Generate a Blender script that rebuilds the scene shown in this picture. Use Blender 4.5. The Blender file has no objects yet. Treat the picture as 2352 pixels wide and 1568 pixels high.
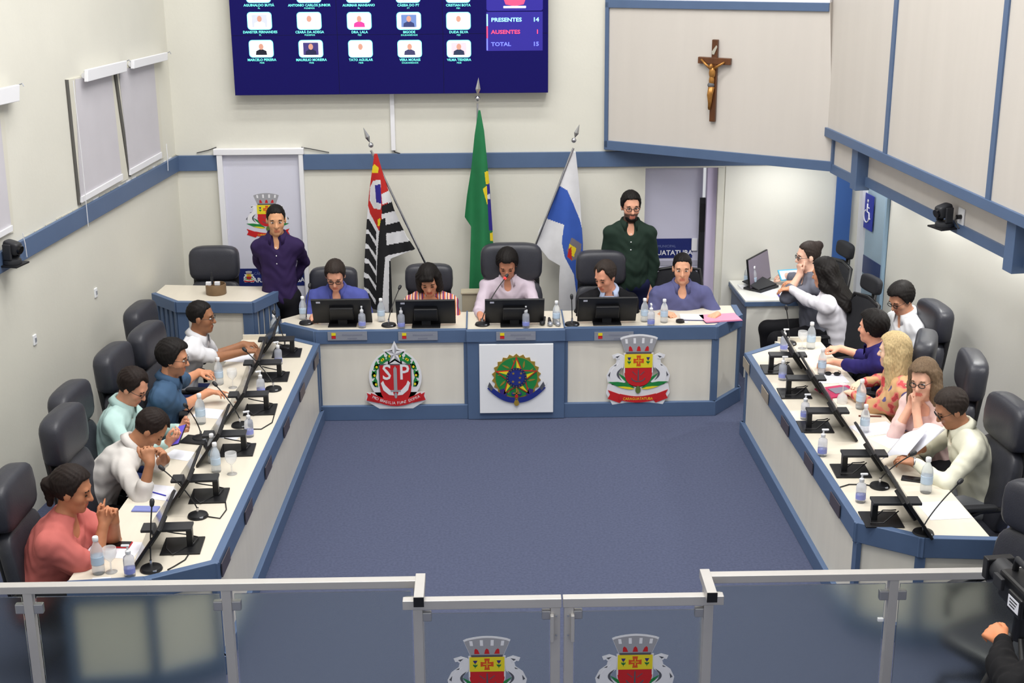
import bpy, bmesh, math, random
import numpy as np
from mathutils import Vector, Matrix
random.seed(7); RNG = np.random.default_rng(7)
scn = bpy.context.scene
COL = scn.collection
# ------------------------------------------------------------------ camera
IW, IH = 2352., 1568.
FOC, PIT, YAW, ROL, CAMH = 3260., math.radians(18.08), math.radians(1.15), math.radians(0.35), 4.4
FWD = Vector((math.sin(YAW)*math.cos(PIT), math.cos(YAW)*math.cos(PIT), -math.sin(PIT)))
_r0 = Vector((math.cos(YAW), -math.sin(YAW), 0)); _u0 = _r0.cross(FWD)
RT = _r0*math.cos(ROL) - _u0*math.sin(ROL); UP = _u0*math.cos(ROL) + _r0*math.sin(ROL)
CAMP = Vector((0, 0, CAMH))
cd = bpy.data.cameras.new('camera'); cam = bpy.data.objects.new('camera', cd); COL.objects.link(cam)
cd.sensor_width = 36.0; cd.lens = FOC/IW*36.0; cd.clip_end = 200
_m = Matrix((RT, UP, -FWD)).transposed().to_4x4(); _m.translation = CAMP; cam.matrix_world = _m
scn.camera = cam
# ------------------------------------------------------------------ view, world
vs = scn.view_settings
vs.view_transform = 'Standard'; vs.look = 'None'; vs.gamma = 1.0; vs.use_curve_mapping = False
vs.exposure = 0.03
w = bpy.data.worlds.new('hall_light'); scn.world = w; w.use_nodes = True
w.node_tree.nodes['Background'].inputs[0].default_value = (0.95, 0.97, 1.0, 1)
w.node_tree.nodes['Background'].inputs[1].default_value = 0.62
# ------------------------------------------------------------------ ceiling lamps of the hall (area lights, housings built below)
LAMPS = [(x, y) for y in (4.3, 6.4, 8.5, 10.4) for x in (-1.5, 0.3, 1.9)]  # row nearest the camera is added to light desk ends facing it
def area(name, loc, sx, sy, power, col=(1, .97, .92), rot=(0, 0, 0)):
    l = bpy.data.lights.new(name, 'AREA'); l.shape = 'RECTANGLE'; l.size = sx; l.size_y = sy
    l.energy = power; l.color = col
    o = bpy.data.objects.new(name, l); COL.objects.link(o); o.location = loc; o.rotation_euler = rot
    return o
for i, (x, y) in enumerate(LAMPS):
    area('ceiling_lamp_light', (x, y, 7.65), 1.1, .5, (62 if y > 5 else 42), (1, .985, .96))
# ------------------------------------------------------------------ pixel -> place helpers
def ray(x, y): return FWD + RT*((x-IW/2)/FOC) - UP*((y-IH/2)/FOC)
def atz(x, y, z):
    d = ray(x, y); return CAMP + d*((z-CAMH)/d.z)
def aty(x, y, Y):
    d = ray(x, y); return CAMP + d*(Y/d.y)
def onpl(x, y, p0, n):
    d = ray(x, y); n = Vector(n); return CAMP + d*(((Vector(p0)-CAMP).dot(n))/d.dot(n))
# ------------------------------------------------------------------ materials
MATS = {}
def srgb(h):
    if isinstance(h, str):
        h = h.lstrip('#'); c = [int(h[i:i+2], 16)/255 for i in (0, 2, 4)]
    else: c = [v/255 for v in h]
    return tuple((v/12.92 if v <= .04045 else ((v+.055)/1.055)**2.4) for v in c)
def mat(name, col, rough=.5, metal=0., var=.0, vscale=8., bump=0., bscale=60., spec=.5, trans=0., ior=1.45, emit=0., alpha=1., coat=0., stretch=None, attr=None):
    if name in MATS: return MATS[name]
    m = bpy.data.materials.new(name); m.use_nodes = True; nt = m.node_tree; b = nt.nodes['Principled BSDF']
    c = (*srgb(col), 1)
    b.inputs['Base Color'].default_value = c; b.inputs['Roughness'].default_value = rough; b.inputs['Metallic'].default_value = metal
    b.inputs['Specular IOR Level'].default_value = spec; b.inputs['Transmission Weight'].default_value = trans; b.inputs['IOR'].default_value = ior
    b.inputs['Alpha'].default_value = alpha; b.inputs['Coat Weight'].default_value = coat
    if emit: b.inputs['Emission Color'].default_value = c; b.inputs['Emission Strength'].default_value = emit
    m.diffuse_color = c
    src = None
    tc = None
    def coords(scale):
        nonlocal tc
        tc = tc or nt.nodes.new('ShaderNodeTexCoord')
        mp = nt.nodes.new('ShaderNodeMapping'); nt.links.new(tc.outputs['Object'], mp.inputs[0])
        s = stretch or (1, 1, 1); mp.inputs['Scale'].default_value = (scale*s[0], scale*s[1], scale*s[2]); return mp.outputs[0]
    if attr:
        a = nt.nodes.new('ShaderNodeAttribute'); a.attribute_name = attr; nt.links.new(a.outputs['Color'], b.inputs['Base Color']); src = a.outputs['Color']
    if var:
        n = nt.nodes.new('ShaderNodeTexNoise'); n.inputs['Scale'].default_value = 1.; n.inputs['Detail'].default_value = 5
        nt.links.new(coords(vscale), n.inputs['Vector'])
        r = nt.nodes.new('ShaderNodeMapRange'); r.inputs['From Min'].default_value = .3; r.inputs['From Max'].default_value = .7
        r.inputs['To Min'].default_value = 1-var; r.inputs['To Max'].default_value = 1+var; nt.links.new(n.outputs[0], r.inputs[0])
        mx = nt.nodes.new('ShaderNodeMix'); mx.data_type = 'RGBA'; mx.blend_type = 'MULTIPLY'; mx.inputs[0].default_value = 1
        if src: nt.links.new(src, mx.inputs[6])
        else: mx.inputs[6].default_value = c
        nt.links.new(r.outputs[0], mx.inputs[7]); nt.links.new(mx.outputs[2], b.inputs['Base Color'])
    if bump:
        n = nt.nodes.new('ShaderNodeTexNoise'); n.inputs['Scale'].default_value = 1.; n.inputs['Detail'].default_value = 4
        nt.links.new(coords(bscale), n.inputs['Vector'])
        bp = nt.nodes.new('ShaderNodeBump'); bp.inputs['Strength'].default_value = bump; bp.inputs['Distance'].default_value = .01
        nt.links.new(n.outputs[0], bp.inputs['Height']); nt.links.new(bp.outputs[0], b.inputs['Normal'])
    MATS[name] = m; return m
def ramp_mat(name, kind, cols, scale, rough=.7, rot=(0, 0, 0), detail=2., stretch=(1, 1, 1), bump=0.):
    """cols = [(pos,hex)...] constant ramp over a wave / voronoi / noise pattern: printed cloth"""
    if name in MATS: return MATS[name]
    m = bpy.data.materials.new(name); m.use_nodes = True; nt = m.node_tree; b = nt.nodes['Principled BSDF']; b.inputs['Roughness'].default_value = rough
    tc = nt.nodes.new('ShaderNodeTexCoord'); mp = nt.nodes.new('ShaderNodeMapping'); nt.links.new(tc.outputs['Object'], mp.inputs[0])
    mp.inputs['Rotation'].default_value = rot; mp.inputs['Scale'].default_value = tuple(scale*s for s in stretch)
    if kind == 'wave':
        t = nt.nodes.new('ShaderNodeTexWave'); t.wave_profile = 'SAW'; t.inputs['Scale'].default_value = 1.; t.inputs['Distortion'].default_value = .6; t.inputs['Detail'].default_value = 1; out = t.outputs['Fac']
    elif kind == 'voronoi':
        t = nt.nodes.new('ShaderNodeTexVoronoi'); t.inputs['Scale'].default_value = 1.; out = t.outputs['Color']
    else:
        t = nt.nodes.new('ShaderNodeTexNoise'); t.inputs['Scale'].default_value = 1.; t.inputs['Detail'].default_value = detail; out = t.outputs[0]
    nt.links.new(mp.outputs[0], t.inputs['Vector'])
    r = nt.nodes.new('ShaderNodeValToRGB'); r.color_ramp.interpolation = 'CONSTANT'
    while len(r.color_ramp.elements) < len(cols): r.color_ramp.elements.new(.5)
    for e, (p, h) in zip(r.color_ramp.elements, cols): e.position = p; e.color = (*srgb(h), 1)
    nt.links.new(out, r.inputs[0]); nt.links.new(r.outputs[0], b.inputs['Base Color'])
    MATS[name] = m; return m
M = dict(
    wall=mat('cream_wall_paint', (219, 217, 206), .75, var=.035, vscale=1.3, bump=.08, bscale=35),
    wallr=mat('white_wall_paint', (230, 228, 219), .7, var=.02, vscale=1.5, bump=.05, bscale=40),
    trim=mat('blue_trim_paint', (82, 103, 136), .45, var=.03, vscale=6),
    carpet=mat('blue_grey_carpet', (83, 89, 113), .95, var=.13, vscale=55, bump=.5, bscale=260, spec=.1),
    lam=mat('ivory_laminate', (226, 221, 209), .42, var=.025, vscale=2.2, stretch=(6, 6, .6)),
    top=mat('ivory_desk_top', (222, 214, 198), .32, var=.02, vscale=3, stretch=(8, 1, 1)),
    panel=mat('ivory_wall_panel', (203, 197, 190), .5, var=.02, vscale=1.6, stretch=(5, 5, .4)),
    white=mat('white_paint', (232, 232, 236), .45), lav=mat('lavender_backdrop', (200, 199, 219), .55), lav2=mat('lavender_door_reveal', (205, 194, 222), .5),
    navy=mat('navy_print', (26, 38, 104), .5), black=mat('black_plastic', (22, 22, 25), .42), dark=mat('charcoal_plastic', (40, 41, 45), .5),
    gloss=mat('screen_glass', (14, 14, 18), .12), leather=mat('black_leather', (50, 51, 59), .42, var=.08, vscale=12, bump=.12, bscale=120),
    mesh=mat('black_mesh_fabric', (26, 27, 33), .8, bump=.4, bscale=400), chrome=mat('polished_steel', (200, 200, 205), .18, 1.),
    alu=mat('satin_aluminium', (196, 193, 190), .42, .35, var=.03, vscale=5), clampm=mat('clamp_aluminium', (176, 176, 178), .35, .6),
    frost=mat('frosted_glass', (232, 238, 230), .27, trans=1., ior=1.3, spec=.3),
    glass=mat('clear_door_glass', (190, 212, 226), .08, trans=.35, ior=1.1, spec=.6),
    cglass=mat('clear_drinking_glass', (250, 251, 252), .05, alpha=.32), pet=mat('clear_bottle_plastic', (240, 244, 248), .12, trans=.66, ior=1.12),
    petlab=mat('pale_blue_bottle_label', (194, 214, 234), .4), gel=mat('clear_gel', (232, 236, 246), .12, trans=.66, ior=1.12), gellab=mat('blue_gel_label', (140, 148, 214), .4),
    cap=mat('white_plastic', (240, 241, 244), .35), paper=mat('white_paper', (232, 233, 242), .7), stain=mat('grey_wall_smudge', (196, 192, 178), .8),
    steel=mat('brushed_plate', (168, 172, 182), .35, .5), brown=mat('dark_name_plate', (86, 78, 84), .4, .3),
)
# ------------------------------------------------------------------ mesh builder
class B:
    def __init__(s): s.v = []; s.f = []; s.mi = []; s.cur = 0; s.mx = None
    def add(s, vs, fs):
        o = len(s.v)
        if s.mx is not None: vs = [s.mx @ Vector(p) for p in vs]
        s.v += [tuple(p) for p in vs]; s.f += [tuple(o+i for i in f) for f in fs]; s.mi += [s.cur]*len(fs); return s
    def box(s, c, d, m=None):
        x, y, z = d[0]/2, d[1]/2, d[2]/2
        vs = [Vector((i*x, j*y, k*z)) for k in (-1, 1) for j in (-1, 1) for i in (-1, 1)]
        if m is not None: vs = [m @ p for p in vs]
        c = Vector(c); return s.add([p+c for p in vs], [(0, 2, 3, 1), (4, 5, 7, 6), (0, 1, 5, 4), (2, 6, 7, 3), (0, 4, 6, 2), (1, 3, 7, 5)])
    def prism(s, poly, z0, z1):
        n = len(poly)
        a = sum(poly[i][0]*poly[(i+1) % n][1]-poly[(i+1) % n][0]*poly[i][1] for i in range(n))
        if a < 0: poly = poly[::-1]
        vs = [(p[0], p[1], z0) for p in poly]+[(p[0], p[1], z1) for p in poly]
        return s.add(vs, [tuple(range(n))[::-1], tuple(range(n, 2*n))]+[(i, (i+1) % n, n+(i+1) % n, n+i) for i in range(n)])
    def slab(s, pts, t):
        """pts: planar polygon in 3-D, extruded by vector t"""
        n = len(pts); t = Vector(t); pts = [Vector(p) for p in pts]
        nn = (pts[1]-pts[0]).cross(pts[2]-pts[0])
        if nn.dot(t) > 0: pts = pts[::-1]
        return s.add(pts+[p+t for p in pts], [tuple(range(n)), tuple(range(n, 2*n))[::-1]]+[((i+1) % n, i, n+i, n+(i+1) % n) for i in range(n)])
    def cyl(s, p0, p1, r0, r1=None, n=16, cap=True):
        r1 = r0 if r1 is None else r1; p0 = Vector(p0); p1 = Vector(p1); d = (p1-p0).normalized()
        a = d.orthogonal().normalized(); b = d.cross(a)
        vs = []
        for p, r in ((p0, r0), (p1, r1)):
            for i in range(n):
                t = 2*math.pi*i/n; vs.append(p+a*(r*math.cos(t))+b*(r*math.sin(t)))
        fs = [(i, (i+1) % n, n+(i+1) % n, n+i) for i in range(n)]
        if cap: fs += [tuple(range(n))[::-1], tuple(range(n, 2*n))]
        return s.add(vs, fs)
    def tube(s, pts, r, n=8):
        pts = [Vector(p) for p in pts]; rs = r if isinstance(r, (list, tuple)) else [r]*len(pts)
        vs = []; prev = None
        for i, p in enumerate(pts):
            d = (pts[min(i+1, len(pts)-1)]-pts[max(i-1, 0)]).normalized()
            if prev is None: a = d.orthogonal().normalized()
            else: a = (prev-d*prev.dot(d)).normalized()
            prev = a; b = d.cross(a)
            for k in range(n):
                t = 2*math.pi*k/n; vs.append(p+(a*math.cos(t)+b*math.sin(t))*rs[i])
        fs = []
        for i in range(len(pts)-1):
            for k in range(n): fs.append((i*n+k, i*n+(k+1) % n, (i+1)*n+(k+1) % n, (i+1)*n+k))
        fs += [tuple(range(n))[::-1], tuple(range((len(pts)-1)*n, len(pts)*n))]
        return s.add(vs, fs)
    def lathe(s, prof, c=(0, 0, 0), n=20):
        c = Vector(c); vs = []; m = len(prof)
        for r, z in prof:
            for k in range(n):
                t = 2*math.pi*k/n; vs.append(c+Vector((r*math.cos(t), r*math.sin(t), z)))
        fs = [(i*n+k, i*n+(k+1) % n, (i+1)*n+(k+1) % n, (i+1)*n+k) for i in range(m-1) for k in range(n)]
        fs += [tuple(range(n))[::-1], tuple(range((m-1)*n, m*n))]
        return s.add(vs, fs)
    def ell(s, c, r, m=None, nu=16, nv=10):
        c = Vector(c); vs = []
        for j in range(1, nv):
            p = math.pi*j/nv
            for i in range(nu):
                t = 2*math.pi*i/nu; v = Vector((r[0]*math.sin(p)*math.cos(t), r[1]*math.sin(p)*math.sin(t), r[2]*math.cos(p)))
                vs.append(c+(m @ v if m is not None else v))
        e = Vector((0, 0, r[2])); e = m @ e if m is not None else e
        vs += [c+e, c-e]; T = len(vs)-2
        fs = [(j*nu+i, (j+1)*nu+i, (j+1)*nu+(i+1) % nu, j*nu+(i+1) % nu) for j in range(nv-2) for i in range(nu)]
        fs += [(T, i, (i+1) % nu) for i in range(nu)]+[(T+1, (nv-2)*nu+(i+1) % nu, (nv-2)*nu+i) for i in range(nu)]
        return s.add(vs, fs)
    def pillow(s, c, d, m=None, e=.35, n=12, bend=None):
        """rounded cushion: superellipsoid of full size d; bend(v)->v deforms in local space"""
        c = Vector(c); vs = []; nu, nv = 2*n, n
        f = lambda w: math.copysign(abs(w)**e, w)
        for j in range(nv+1):
            p = -math.pi/2+math.pi*j/nv
            for i in range(nu):
                t = 2*math.pi*i/nu
                v = Vector((d[0]/2*f(math.cos(p))*f(math.cos(t)), d[1]/2*f(math.cos(p))*f(math.sin(t)), d[2]/2*f(math.sin(p))))
                if bend: v = bend(v)
                vs.append(c+(m @ v if m is not None else v))
        fs = [(j*nu+i, j*nu+(i+1) % nu, (j+1)*nu+(i+1) % nu, (j+1)*nu+i) for j in range(nv) for i in range(nu)]
        return s.add(vs, fs)
    def build(s, name, m, parent=None, smooth=False, bevel=0., flat_ang=None, loc=None):
        me = bpy.data.meshes.new(name); me.from_pydata(s.v, [], s.f)
        ms = m if isinstance(m, (list, tuple)) else [m]
        for q in ms: me.materials.append(q)
        if len(ms) > 1: me.polygons.foreach_set('material_index', s.mi)
        if smooth: me.polygons.foreach_set('use_smooth', [True]*len(me.polygons))
        me.validate(); me.update()
        o = bpy.data.objects.new(name, me); COL.objects.link(o)
        if smooth == 'auto':
            try: me.set_sharp_from_angle(angle=math.radians(40))
            except Exception: pass
        if bevel:
            bm = o.modifiers.new('bevel', 'BEVEL'); bm.width = bevel; bm.segments = 2; bm.limit_method = 'ANGLE'; bm.angle_limit = math.radians(40)
        if parent is not None: o.parent = parent
        if loc is not None: o.location = loc
        return o
def tag(o, label, cat, group=None):
    o['label'] = label; o['category'] = cat
    if group: o['group'] = group
    return o
def thing(name, label, cat, loc=(0, 0, 0), rz=0., group=None):
    o = bpy.data.objects.new(name, None); o.empty_display_size = .1; COL.objects.link(o); o.location = loc; o.rotation_euler = (0, 0, rz)
    return tag(o, label, cat, group)
def struct(o):
    o['kind'] = 'structure'; return o
def sroot(name, loc=(0, 0, 0)):
    o = bpy.data.objects.new(name, None); COL.objects.link(o); o.location = loc; return struct(o)
def copy_tree(o, parent=None):
    c = o.copy(); COL.objects.link(c); c.parent = parent
    for ch in list(o.children): copy_tree(ch, c)
    return c
def put(o, loc, rz=0., label=None, group=None):
    o.location = loc; o.rotation_euler = (0, 0, rz)
    if label: o['label'] = label
    if group: o['group'] = group
    return o
def text(body, size, loc, rot, m, parent=None, name='lettering', align='CENTER', ext=.0006, sx=1., bold=0.):
    c = bpy.data.curves.new(name, 'FONT'); c.body = body; c.size = size; c.align_x = align; c.align_y = 'CENTER'; c.extrude = ext; c.offset = bold; c.resolution_u = 2
    o = bpy.data.objects.new('tmp', c); COL.objects.link(o)
    dg = bpy.context.evaluated_depsgraph_get(); me = bpy.data.meshes.new_from_object(o.evaluated_get(dg))
    bpy.data.objects.remove(o); bpy.data.curves.remove(c)
    me.materials.clear(); me.materials.append(m)
    r = bpy.data.objects.new(name, me); COL.objects.link(r); r.location = loc; r.rotation_euler = rot; r.scale = (sx, 1, 1)
    if parent is not None: r.parent = parent
    return r
# ================================================================== SETTING
YB = 13.0                                            # back wall face
def xl(y): return -2.82-.142*(13-y)                  # left wall face
def xr(y): return 4.02+.138*(9.8-y)                  # right wall face under the gallery
def xf(y): return 2.975+.138*(11.877-y)              # face of the gallery beam
ND = Vector((1, .138, 0)).normalized(); AL = Vector((-.138, 1, 0)).normalized()
LD = Vector((1, -.142, 0)).normalized(); LL = Vector((.142, 1, 0)).normalized()
struct(B().prism([(-6, 2.6), (6, 2.6), (6, 13.6), (-6, 13.6)], -.12, 0).build('floor', M['carpet']))
struct(B().prism([(-6, 2.6), (6, 2.6), (6, 13.6), (-6, 13.6)], 7.8, 7.9).build('ceiling', M['white']))
for x, y in LAMPS:
    l = sroot('ceiling_light', (x, y, 7.8))
    B().box((0, 0, -.06), (1.24, .64, .12)).build('housing', M['white'], l)
    B().box((0, 0, -.125), (1.14, .54, .01)).build('diffuser', mat('lamp_diffuser', (255, 250, 240), .5, emit=2.), l)
# back wall with a door opening
ox0, ox1, oz = 1.512, 2.19, 1.83
struct(B().prism([(-3.2, YB), (ox0, YB), (ox0, YB+.3), (-3.2, YB+.3)], 0, 7.8)
       .prism([(ox0, YB), (ox1, YB), (ox1, YB+.3), (ox0, YB+.3)], oz, 7.8)
       .prism([(ox1, YB), (3.75, YB), (3.75, YB+.3), (ox1, YB+.3)], 0, 7.8).build('wall_back', M['wall']))
struct(B().box((2.78, YB-.004, .92), (1.04, .008, 1.84)).build('wall_back_alcove', M['wallr']))
struct(B().prism([(xl(13.3), 13.3), (xl(2.6), 2.6), (xl(2.6)-.25, 2.6), (xl(13.3)-.25, 13.3)], 0, 7.8).build('wall_left', M['wall']))
struct(B().prism([(xr(12.42), 12.42), (xr(2.6), 2.6), (xr(2.6)+.25, 2.6), (xr(12.42)+.25, 12.42)], 0, 2.3)
       .prism([(xr(13.3), 13.3), (xr(12.42), 12.42), (xr(12.42)+.25, 12.42), (xr(13.3)+.25, 13.3)], 2.06, 2.3).build('wall_right', M['wallr']))
struct(B().prism([(xr(12.4)-.012, 12.4), (xr(2.6)-.012, 2.6), (xr(2.6), 2.6), (xr(12.4), 12.4)], 0, .1).build('baseboard_right', M['black']))
# blue band on the back and left walls
zb0, zb1 = 1.852, 1.994
struct(B().box(((-2.43-2.85)/2, YB-.015, (zb0+zb1)/2), (.42, .03, zb1-zb0)).build('trim_1', M['trim'], bevel=.003))
struct(B().box(((-1.665+2.9)/2, YB-.015, (zb0+zb1)/2), (4.565, .03, zb1-zb0)).build('trim_2', M['trim'], bevel=.003))
struct(B().prism([(xl(13)+.001, 13), (xl(5)+.001, 5), (xl(5)+.031, 5), (xl(13)+.031, 13)], zb0, zb1).build('trim_3', M['trim'], bevel=.003))
# smudges on the left wall (flaked paint along the band, hand marks lower down)
def onleft(px, py, off=0.): return onpl(px, py, (xl(9)+off, 9, 0), (1, -.142, 0))
sm = sroot('trim_4')
for k in range(26):
    y0 = 9.9+k*.12+random.uniform(-.04, .04); h = random.uniform(.004, .014); L = random.uniform(.04, .11)
    B().prism([(xl(y0)+.001, y0), (xl(y0+L)+.001, y0+L), (xl(y0+L)+.006, y0+L), (xl(y0)+.006, y0)], zb1, zb1+h).build('paint_flake', random.choice([M['stain'], M['white'], M['stain']]), sm)
# windows with roller blinds on the left wall
blind = mat('grey_blind_fabric', (200, 197, 203), .8, var=.03, vscale=3); frame_m = mat('window_frame_paint', (214, 211, 198), .5); gap = mat('dark_window_gap', (92, 90, 86), .8)
def left_quad(b, pts, off, th=.012):
    P = [onleft(*p, off) for p in pts]; return b.slab(P, LD*th)
def window(n, q, sash, head, cord):
    """q = frame corners TL,TR,BR,BL in the photograph, on the left wall"""
    r = sroot('window_%d' % n)
    B_ = B(); left_quad(B_, q, .0, .01).build('window_frame', frame_m, r)
    B_ = B(); left_quad(B_, sash, .011, .006).build('roller_blind', blind, r)
    (x0, y0), (x1, y1), (x2, y2), (x3, y3) = sash
    B_ = B(); left_quad(B_, [(x3, y3-3), (x2, y2-3), (x2, y2+10), (x3, y3+10)], .012, .018).build('blind_bottom_bar', M['white'], r)
    B_ = B(); left_quad(B_, [(q[0][0]-3, q[0][1]), (q[0][0]+2, q[0][1]), (q[3][0]+2, q[3][1]), (q[3][0]-3, q[3][1])], .001, .012).build('window_edge_gap', gap, r)
    B_ = B(); left_quad(B_, head, .055, .03); B_.build('blind_pelmet', M['white'], r, bevel=.004)
    a, b_ = onleft(head[0][0], (head[0][1]+head[3][1])/2, .03), onleft(head[1][0], (head[1][1]+head[2][1])/2, .03)
    B().cyl(a, b_, .022).build('blind_roller', M['white'], r, smooth='auto')
    for hx in (0, 1):
        p = onleft(head[hx][0], head[hx][1]+4, .0)
        B().tube([p, p+LD*.05+Vector((0, 0, .02)), p+LD*.06], .004, 6).build('blind_bracket', M['steel'], r)
    if cord:
        p, q2 = onleft(*cord[0], .05), onleft(*cord[1], .05)
        B().tube([p, p.lerp(q2, .5)+LD*.004, q2], .0035, 6).build('blind_cord', M['white'], r)
window(1, [(152, 183), (255, 160), (293, 410), (181, 470)], [(172, 182), (254, 168), (278, 402), (184, 455)], [(193, 160), (284, 139), (284, 164), (193, 188)], [(168, 185), (203, 520)])
window(2, [(262, 158), (358, 140), (374, 362), (296, 405)], [(272, 160), (352, 146), (368, 352), (296, 392)], [(300, 138), (378, 120), (378, 138), (300, 158)], [(382, 330), (386, 392)])
window(3, [(-130, 240), (2, 215), (30, 532), (-90, 590)], [(-120, 245), (-6, 232), (24, 520), (-85, 580)], [(-120, 228), (36, 194), (36, 232), (-120, 266)], [(52, 535), (62, 590)])
# framed backdrop niche on the back wall (left)
nb = sroot('door_1')
q = [aty(498, 338, YB), aty(692, 336, YB)]
x0, x1, zt = q[0].x, q[1].x, 2.055
fw = .05
B().box((x0+fw/2, YB-.03, zt/2), (fw, .06, zt)).build('frame_jamb', M['white'], nb, bevel=.004)
B().box((x1-fw/2+.02, YB-.03, zt/2), (fw*.8, .06, zt)).build('frame_jamb', M['white'], nb, bevel=.004)
B().box(((x0+x1)/2, YB-.033, zt-.025), (x1-x0+.05, .066, .055)).build('frame_head', M['white'], nb, bevel=.004)
B().box(((x0+x1)/2, YB-.008, zt/2-.02), (x1-x0-.06, .012, zt-.05)).build('printed_backdrop', mat('white_lavender_backdrop', (212, 212, 226), .5), nb)
NIX = ((x0+x1)/2, x0+fw, x1-fw)
B().box(((x0+x1)/2, YB-.016, .83), (x1-x0-.07, .004, .17)).build('navy_band', M['navy'], nb)
text('CARAGUATATUBA', .062, ((x0+x1)/2+.09, YB-.0195, .80), (math.pi/2, 0, 0), M['white'], nb, bold=.001)
text('CÂMARA MUNICIPAL DE', .034, ((x0+x1)/2+.07, YB-.0195, .865), (math.pi/2, 0, 0), mat('faded_print', (110, 120, 165), .5), nb)
for (pa, pb, pc) in (((497, 338), (478, 345), (452, 351)), ((692, 338), (715, 342), (756, 350))):
    B().tube([aty(*pa, YB-.01), aty(*pb, YB-.012), aty(*pc, YB-.01)], .004, 6).build('loose_cable', M['dark'], nb)
# lavender doorway (right)
d2 = sroot('door_2')
B().box((ox0+.28, YB+.14, oz/2), (.56, .02, oz)).build('printed_backdrop', M['lav'], d2)
B().box((2.075, YB+.12, .76), (.055, .03, 1.52)).build('dark_door_edge', M['dark'], d2)
B().box((2.075, YB+.103, 1.33), (.05, .006, .27)).build('door_lock_plate', M['black'], d2)
B().box((2.145, YB+.09, oz/2), (.09, .1, oz)).build('door_reveal', M['lav2'], d2)
B().box((ox0+.24, YB+.128, 1.03), (.48, .004, .19)).build('navy_band', M['navy'], d2)
B().box((ox0+.27, YB+.128, .885), (.54, .004, .05)).build('grey_stripe', mat('grey_print', (170, 168, 184), .5), d2)
text('CARAGUATATUBA', .066, (ox0+.2, YB+.125, .985), (math.pi/2, 0, 0), M['white'], d2, bold=.001)
text('CÂMARA MUNICIPAL', .034, (ox0+.16, YB+.125, 1.05), (math.pi/2, 0, 0), mat('faded_print', (110, 120, 165), .5), d2)
B().box((2.01, YB+.122, 1.065), (.055, .012, .12)).build('light_switch', M['white'], d2, bevel=.003)
struct(B().box((2.215, YB-.006, .915), (.05, .012, 1.83)).build('trim_5', M['wall']))
# blue pier and glass door at the far right corner
struct(B().prism([(3.30, 12.97), (3.45, 12.97), (3.45, 13.0), (3.30, 13.0)], 0, 2.2).build('trim_6', mat('lit_blue_paint', (66, 106, 172), .4)))  # the downlights' brightness on the pier is put into its blue
d3 = sroot('door_3')
def RWp(y, off=0.): return Vector((xr(y)-off, y, 0))
B().prism([tuple(RWp(13.0)[:2]), tuple(RWp(12.93)[:2]), tuple(RWp(12.93, .05)[:2]), tuple(RWp(13.0, .05)[:2])], 0, 2.06).build('door_jamb', M['white'], d3)
B().prism([tuple(RWp(12.93)[:2]), tuple(RWp(12.46)[:2]), tuple(RWp(12.46, -.02)[:2]), tuple(RWp(12.93, -.02)[:2])], .02, 2.04).build('glass_pane', M['glass'], d3)
B().prism([tuple(RWp(12.46)[:2]), tuple(RWp(12.43)[:2]), tuple(RWp(12.43, .03)[:2]), tuple(RWp(12.46, .03)[:2])], 0, 2.06).build('door_stile', mat('pale_blue_stile', (150, 178, 200), .4), d3)
B().prism([tuple(RWp(12.93, .004)[:2]), tuple(RWp(12.46, .004)[:2]), tuple(RWp(12.46, -.024)[:2]), tuple(RWp(12.93, -.024)[:2])], .83, 1.0).build('dark_blue_glass_band', mat('dark_blue_film', (52, 66, 108), .3), d3)
B().prism([tuple(RWp(12.93)[:2]), tuple(RWp(12.4)[:2]), tuple(RWp(12.4, -.9)[:2]), tuple(RWp(12.93, -.9)[:2])], 0, 2.3).build('lit_corridor_wall', mat('corridor_paint', (186, 206, 222), .7), d3).location = (.12, 0, 0)
sg = thing('accessibility_sign', 'blue square sign with a white wheelchair symbol on the glass door', 'sign', RWp(12.86, .02)+Vector((0, 0, 1.43)), math.atan2(-1, .138))
B().box((0, 0, 0), (.25, .006, .33)).build('plate', mat('sign_blue', (44, 56, 160), .4), sg)
b = B(); b.cyl((0, -.005, .10), (0, -.004, .10), .017, n=14)
pts = [(.0, -.0045, .075), (.0, -.0045, -.0), (.045, -.0045, -.005), (.055, -.0045, -.055), (.075, -.0045, -.06)]
b.tube(pts, .008, 6); b.tube([(0, -.0045, .04), (.045, -.0045, .04)], .006, 6)
b.tube([(-.01+.058*math.cos(t), -.0045, -.045+.058*math.sin(t)) for t in np.linspace(2.0, 6.2, 16)], .007, 6)
b.build('wheelchair_symbol', M['white'], sg, smooth=True)
# ---------------------------------------------------------------- gallery beam, crucifix panel and upper fascia
wp = sroot('trim_7')
p0, p1 = Vector((1.13, 12.955, 0)), Vector((2.975, 11.877, 0)); pd = (p1-p0).normalized(); pn = Vector((pd.y, -pd.x, 0))
def onpanel(px, py, off=0.): return onpl(px, py, p0+pn*off, pn)
TL, TR = onpanel(1392, 4), onpanel(1906, 12); BL, BR = onpanel(1389, 338), Vector((p1.x, p1.y, 2.03))
BL.z = 2.04
back = -pn*.06
B().slab([BL, BR, TR+Vector((0, 0, .02)), TL], back).build('ivory_panel', M['panel'], wp)
def strip(name, a, b, wdt, out, n=pn, th=.022, par=wp, upv=Vector((0, 0, 1))):
    a = Vector(a)+n*out; b = Vector(b)+n*out
    return B().slab([a, b, b+upv*wdt, a+upv*wdt], -n*th).build(name, M['trim'], par, bevel=.003)
strip('bottom_edge', BL-Vector((0, 0, .02)), BR-Vector((0, 0, .02)), .085, .02)
strip('top_edge', TL-Vector((0, 0, .05)), TR-Vector((0, 0, .05)), .07, .02)
strip('side_edge', BL, TL, .035, .02, upv=pd)
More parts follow.
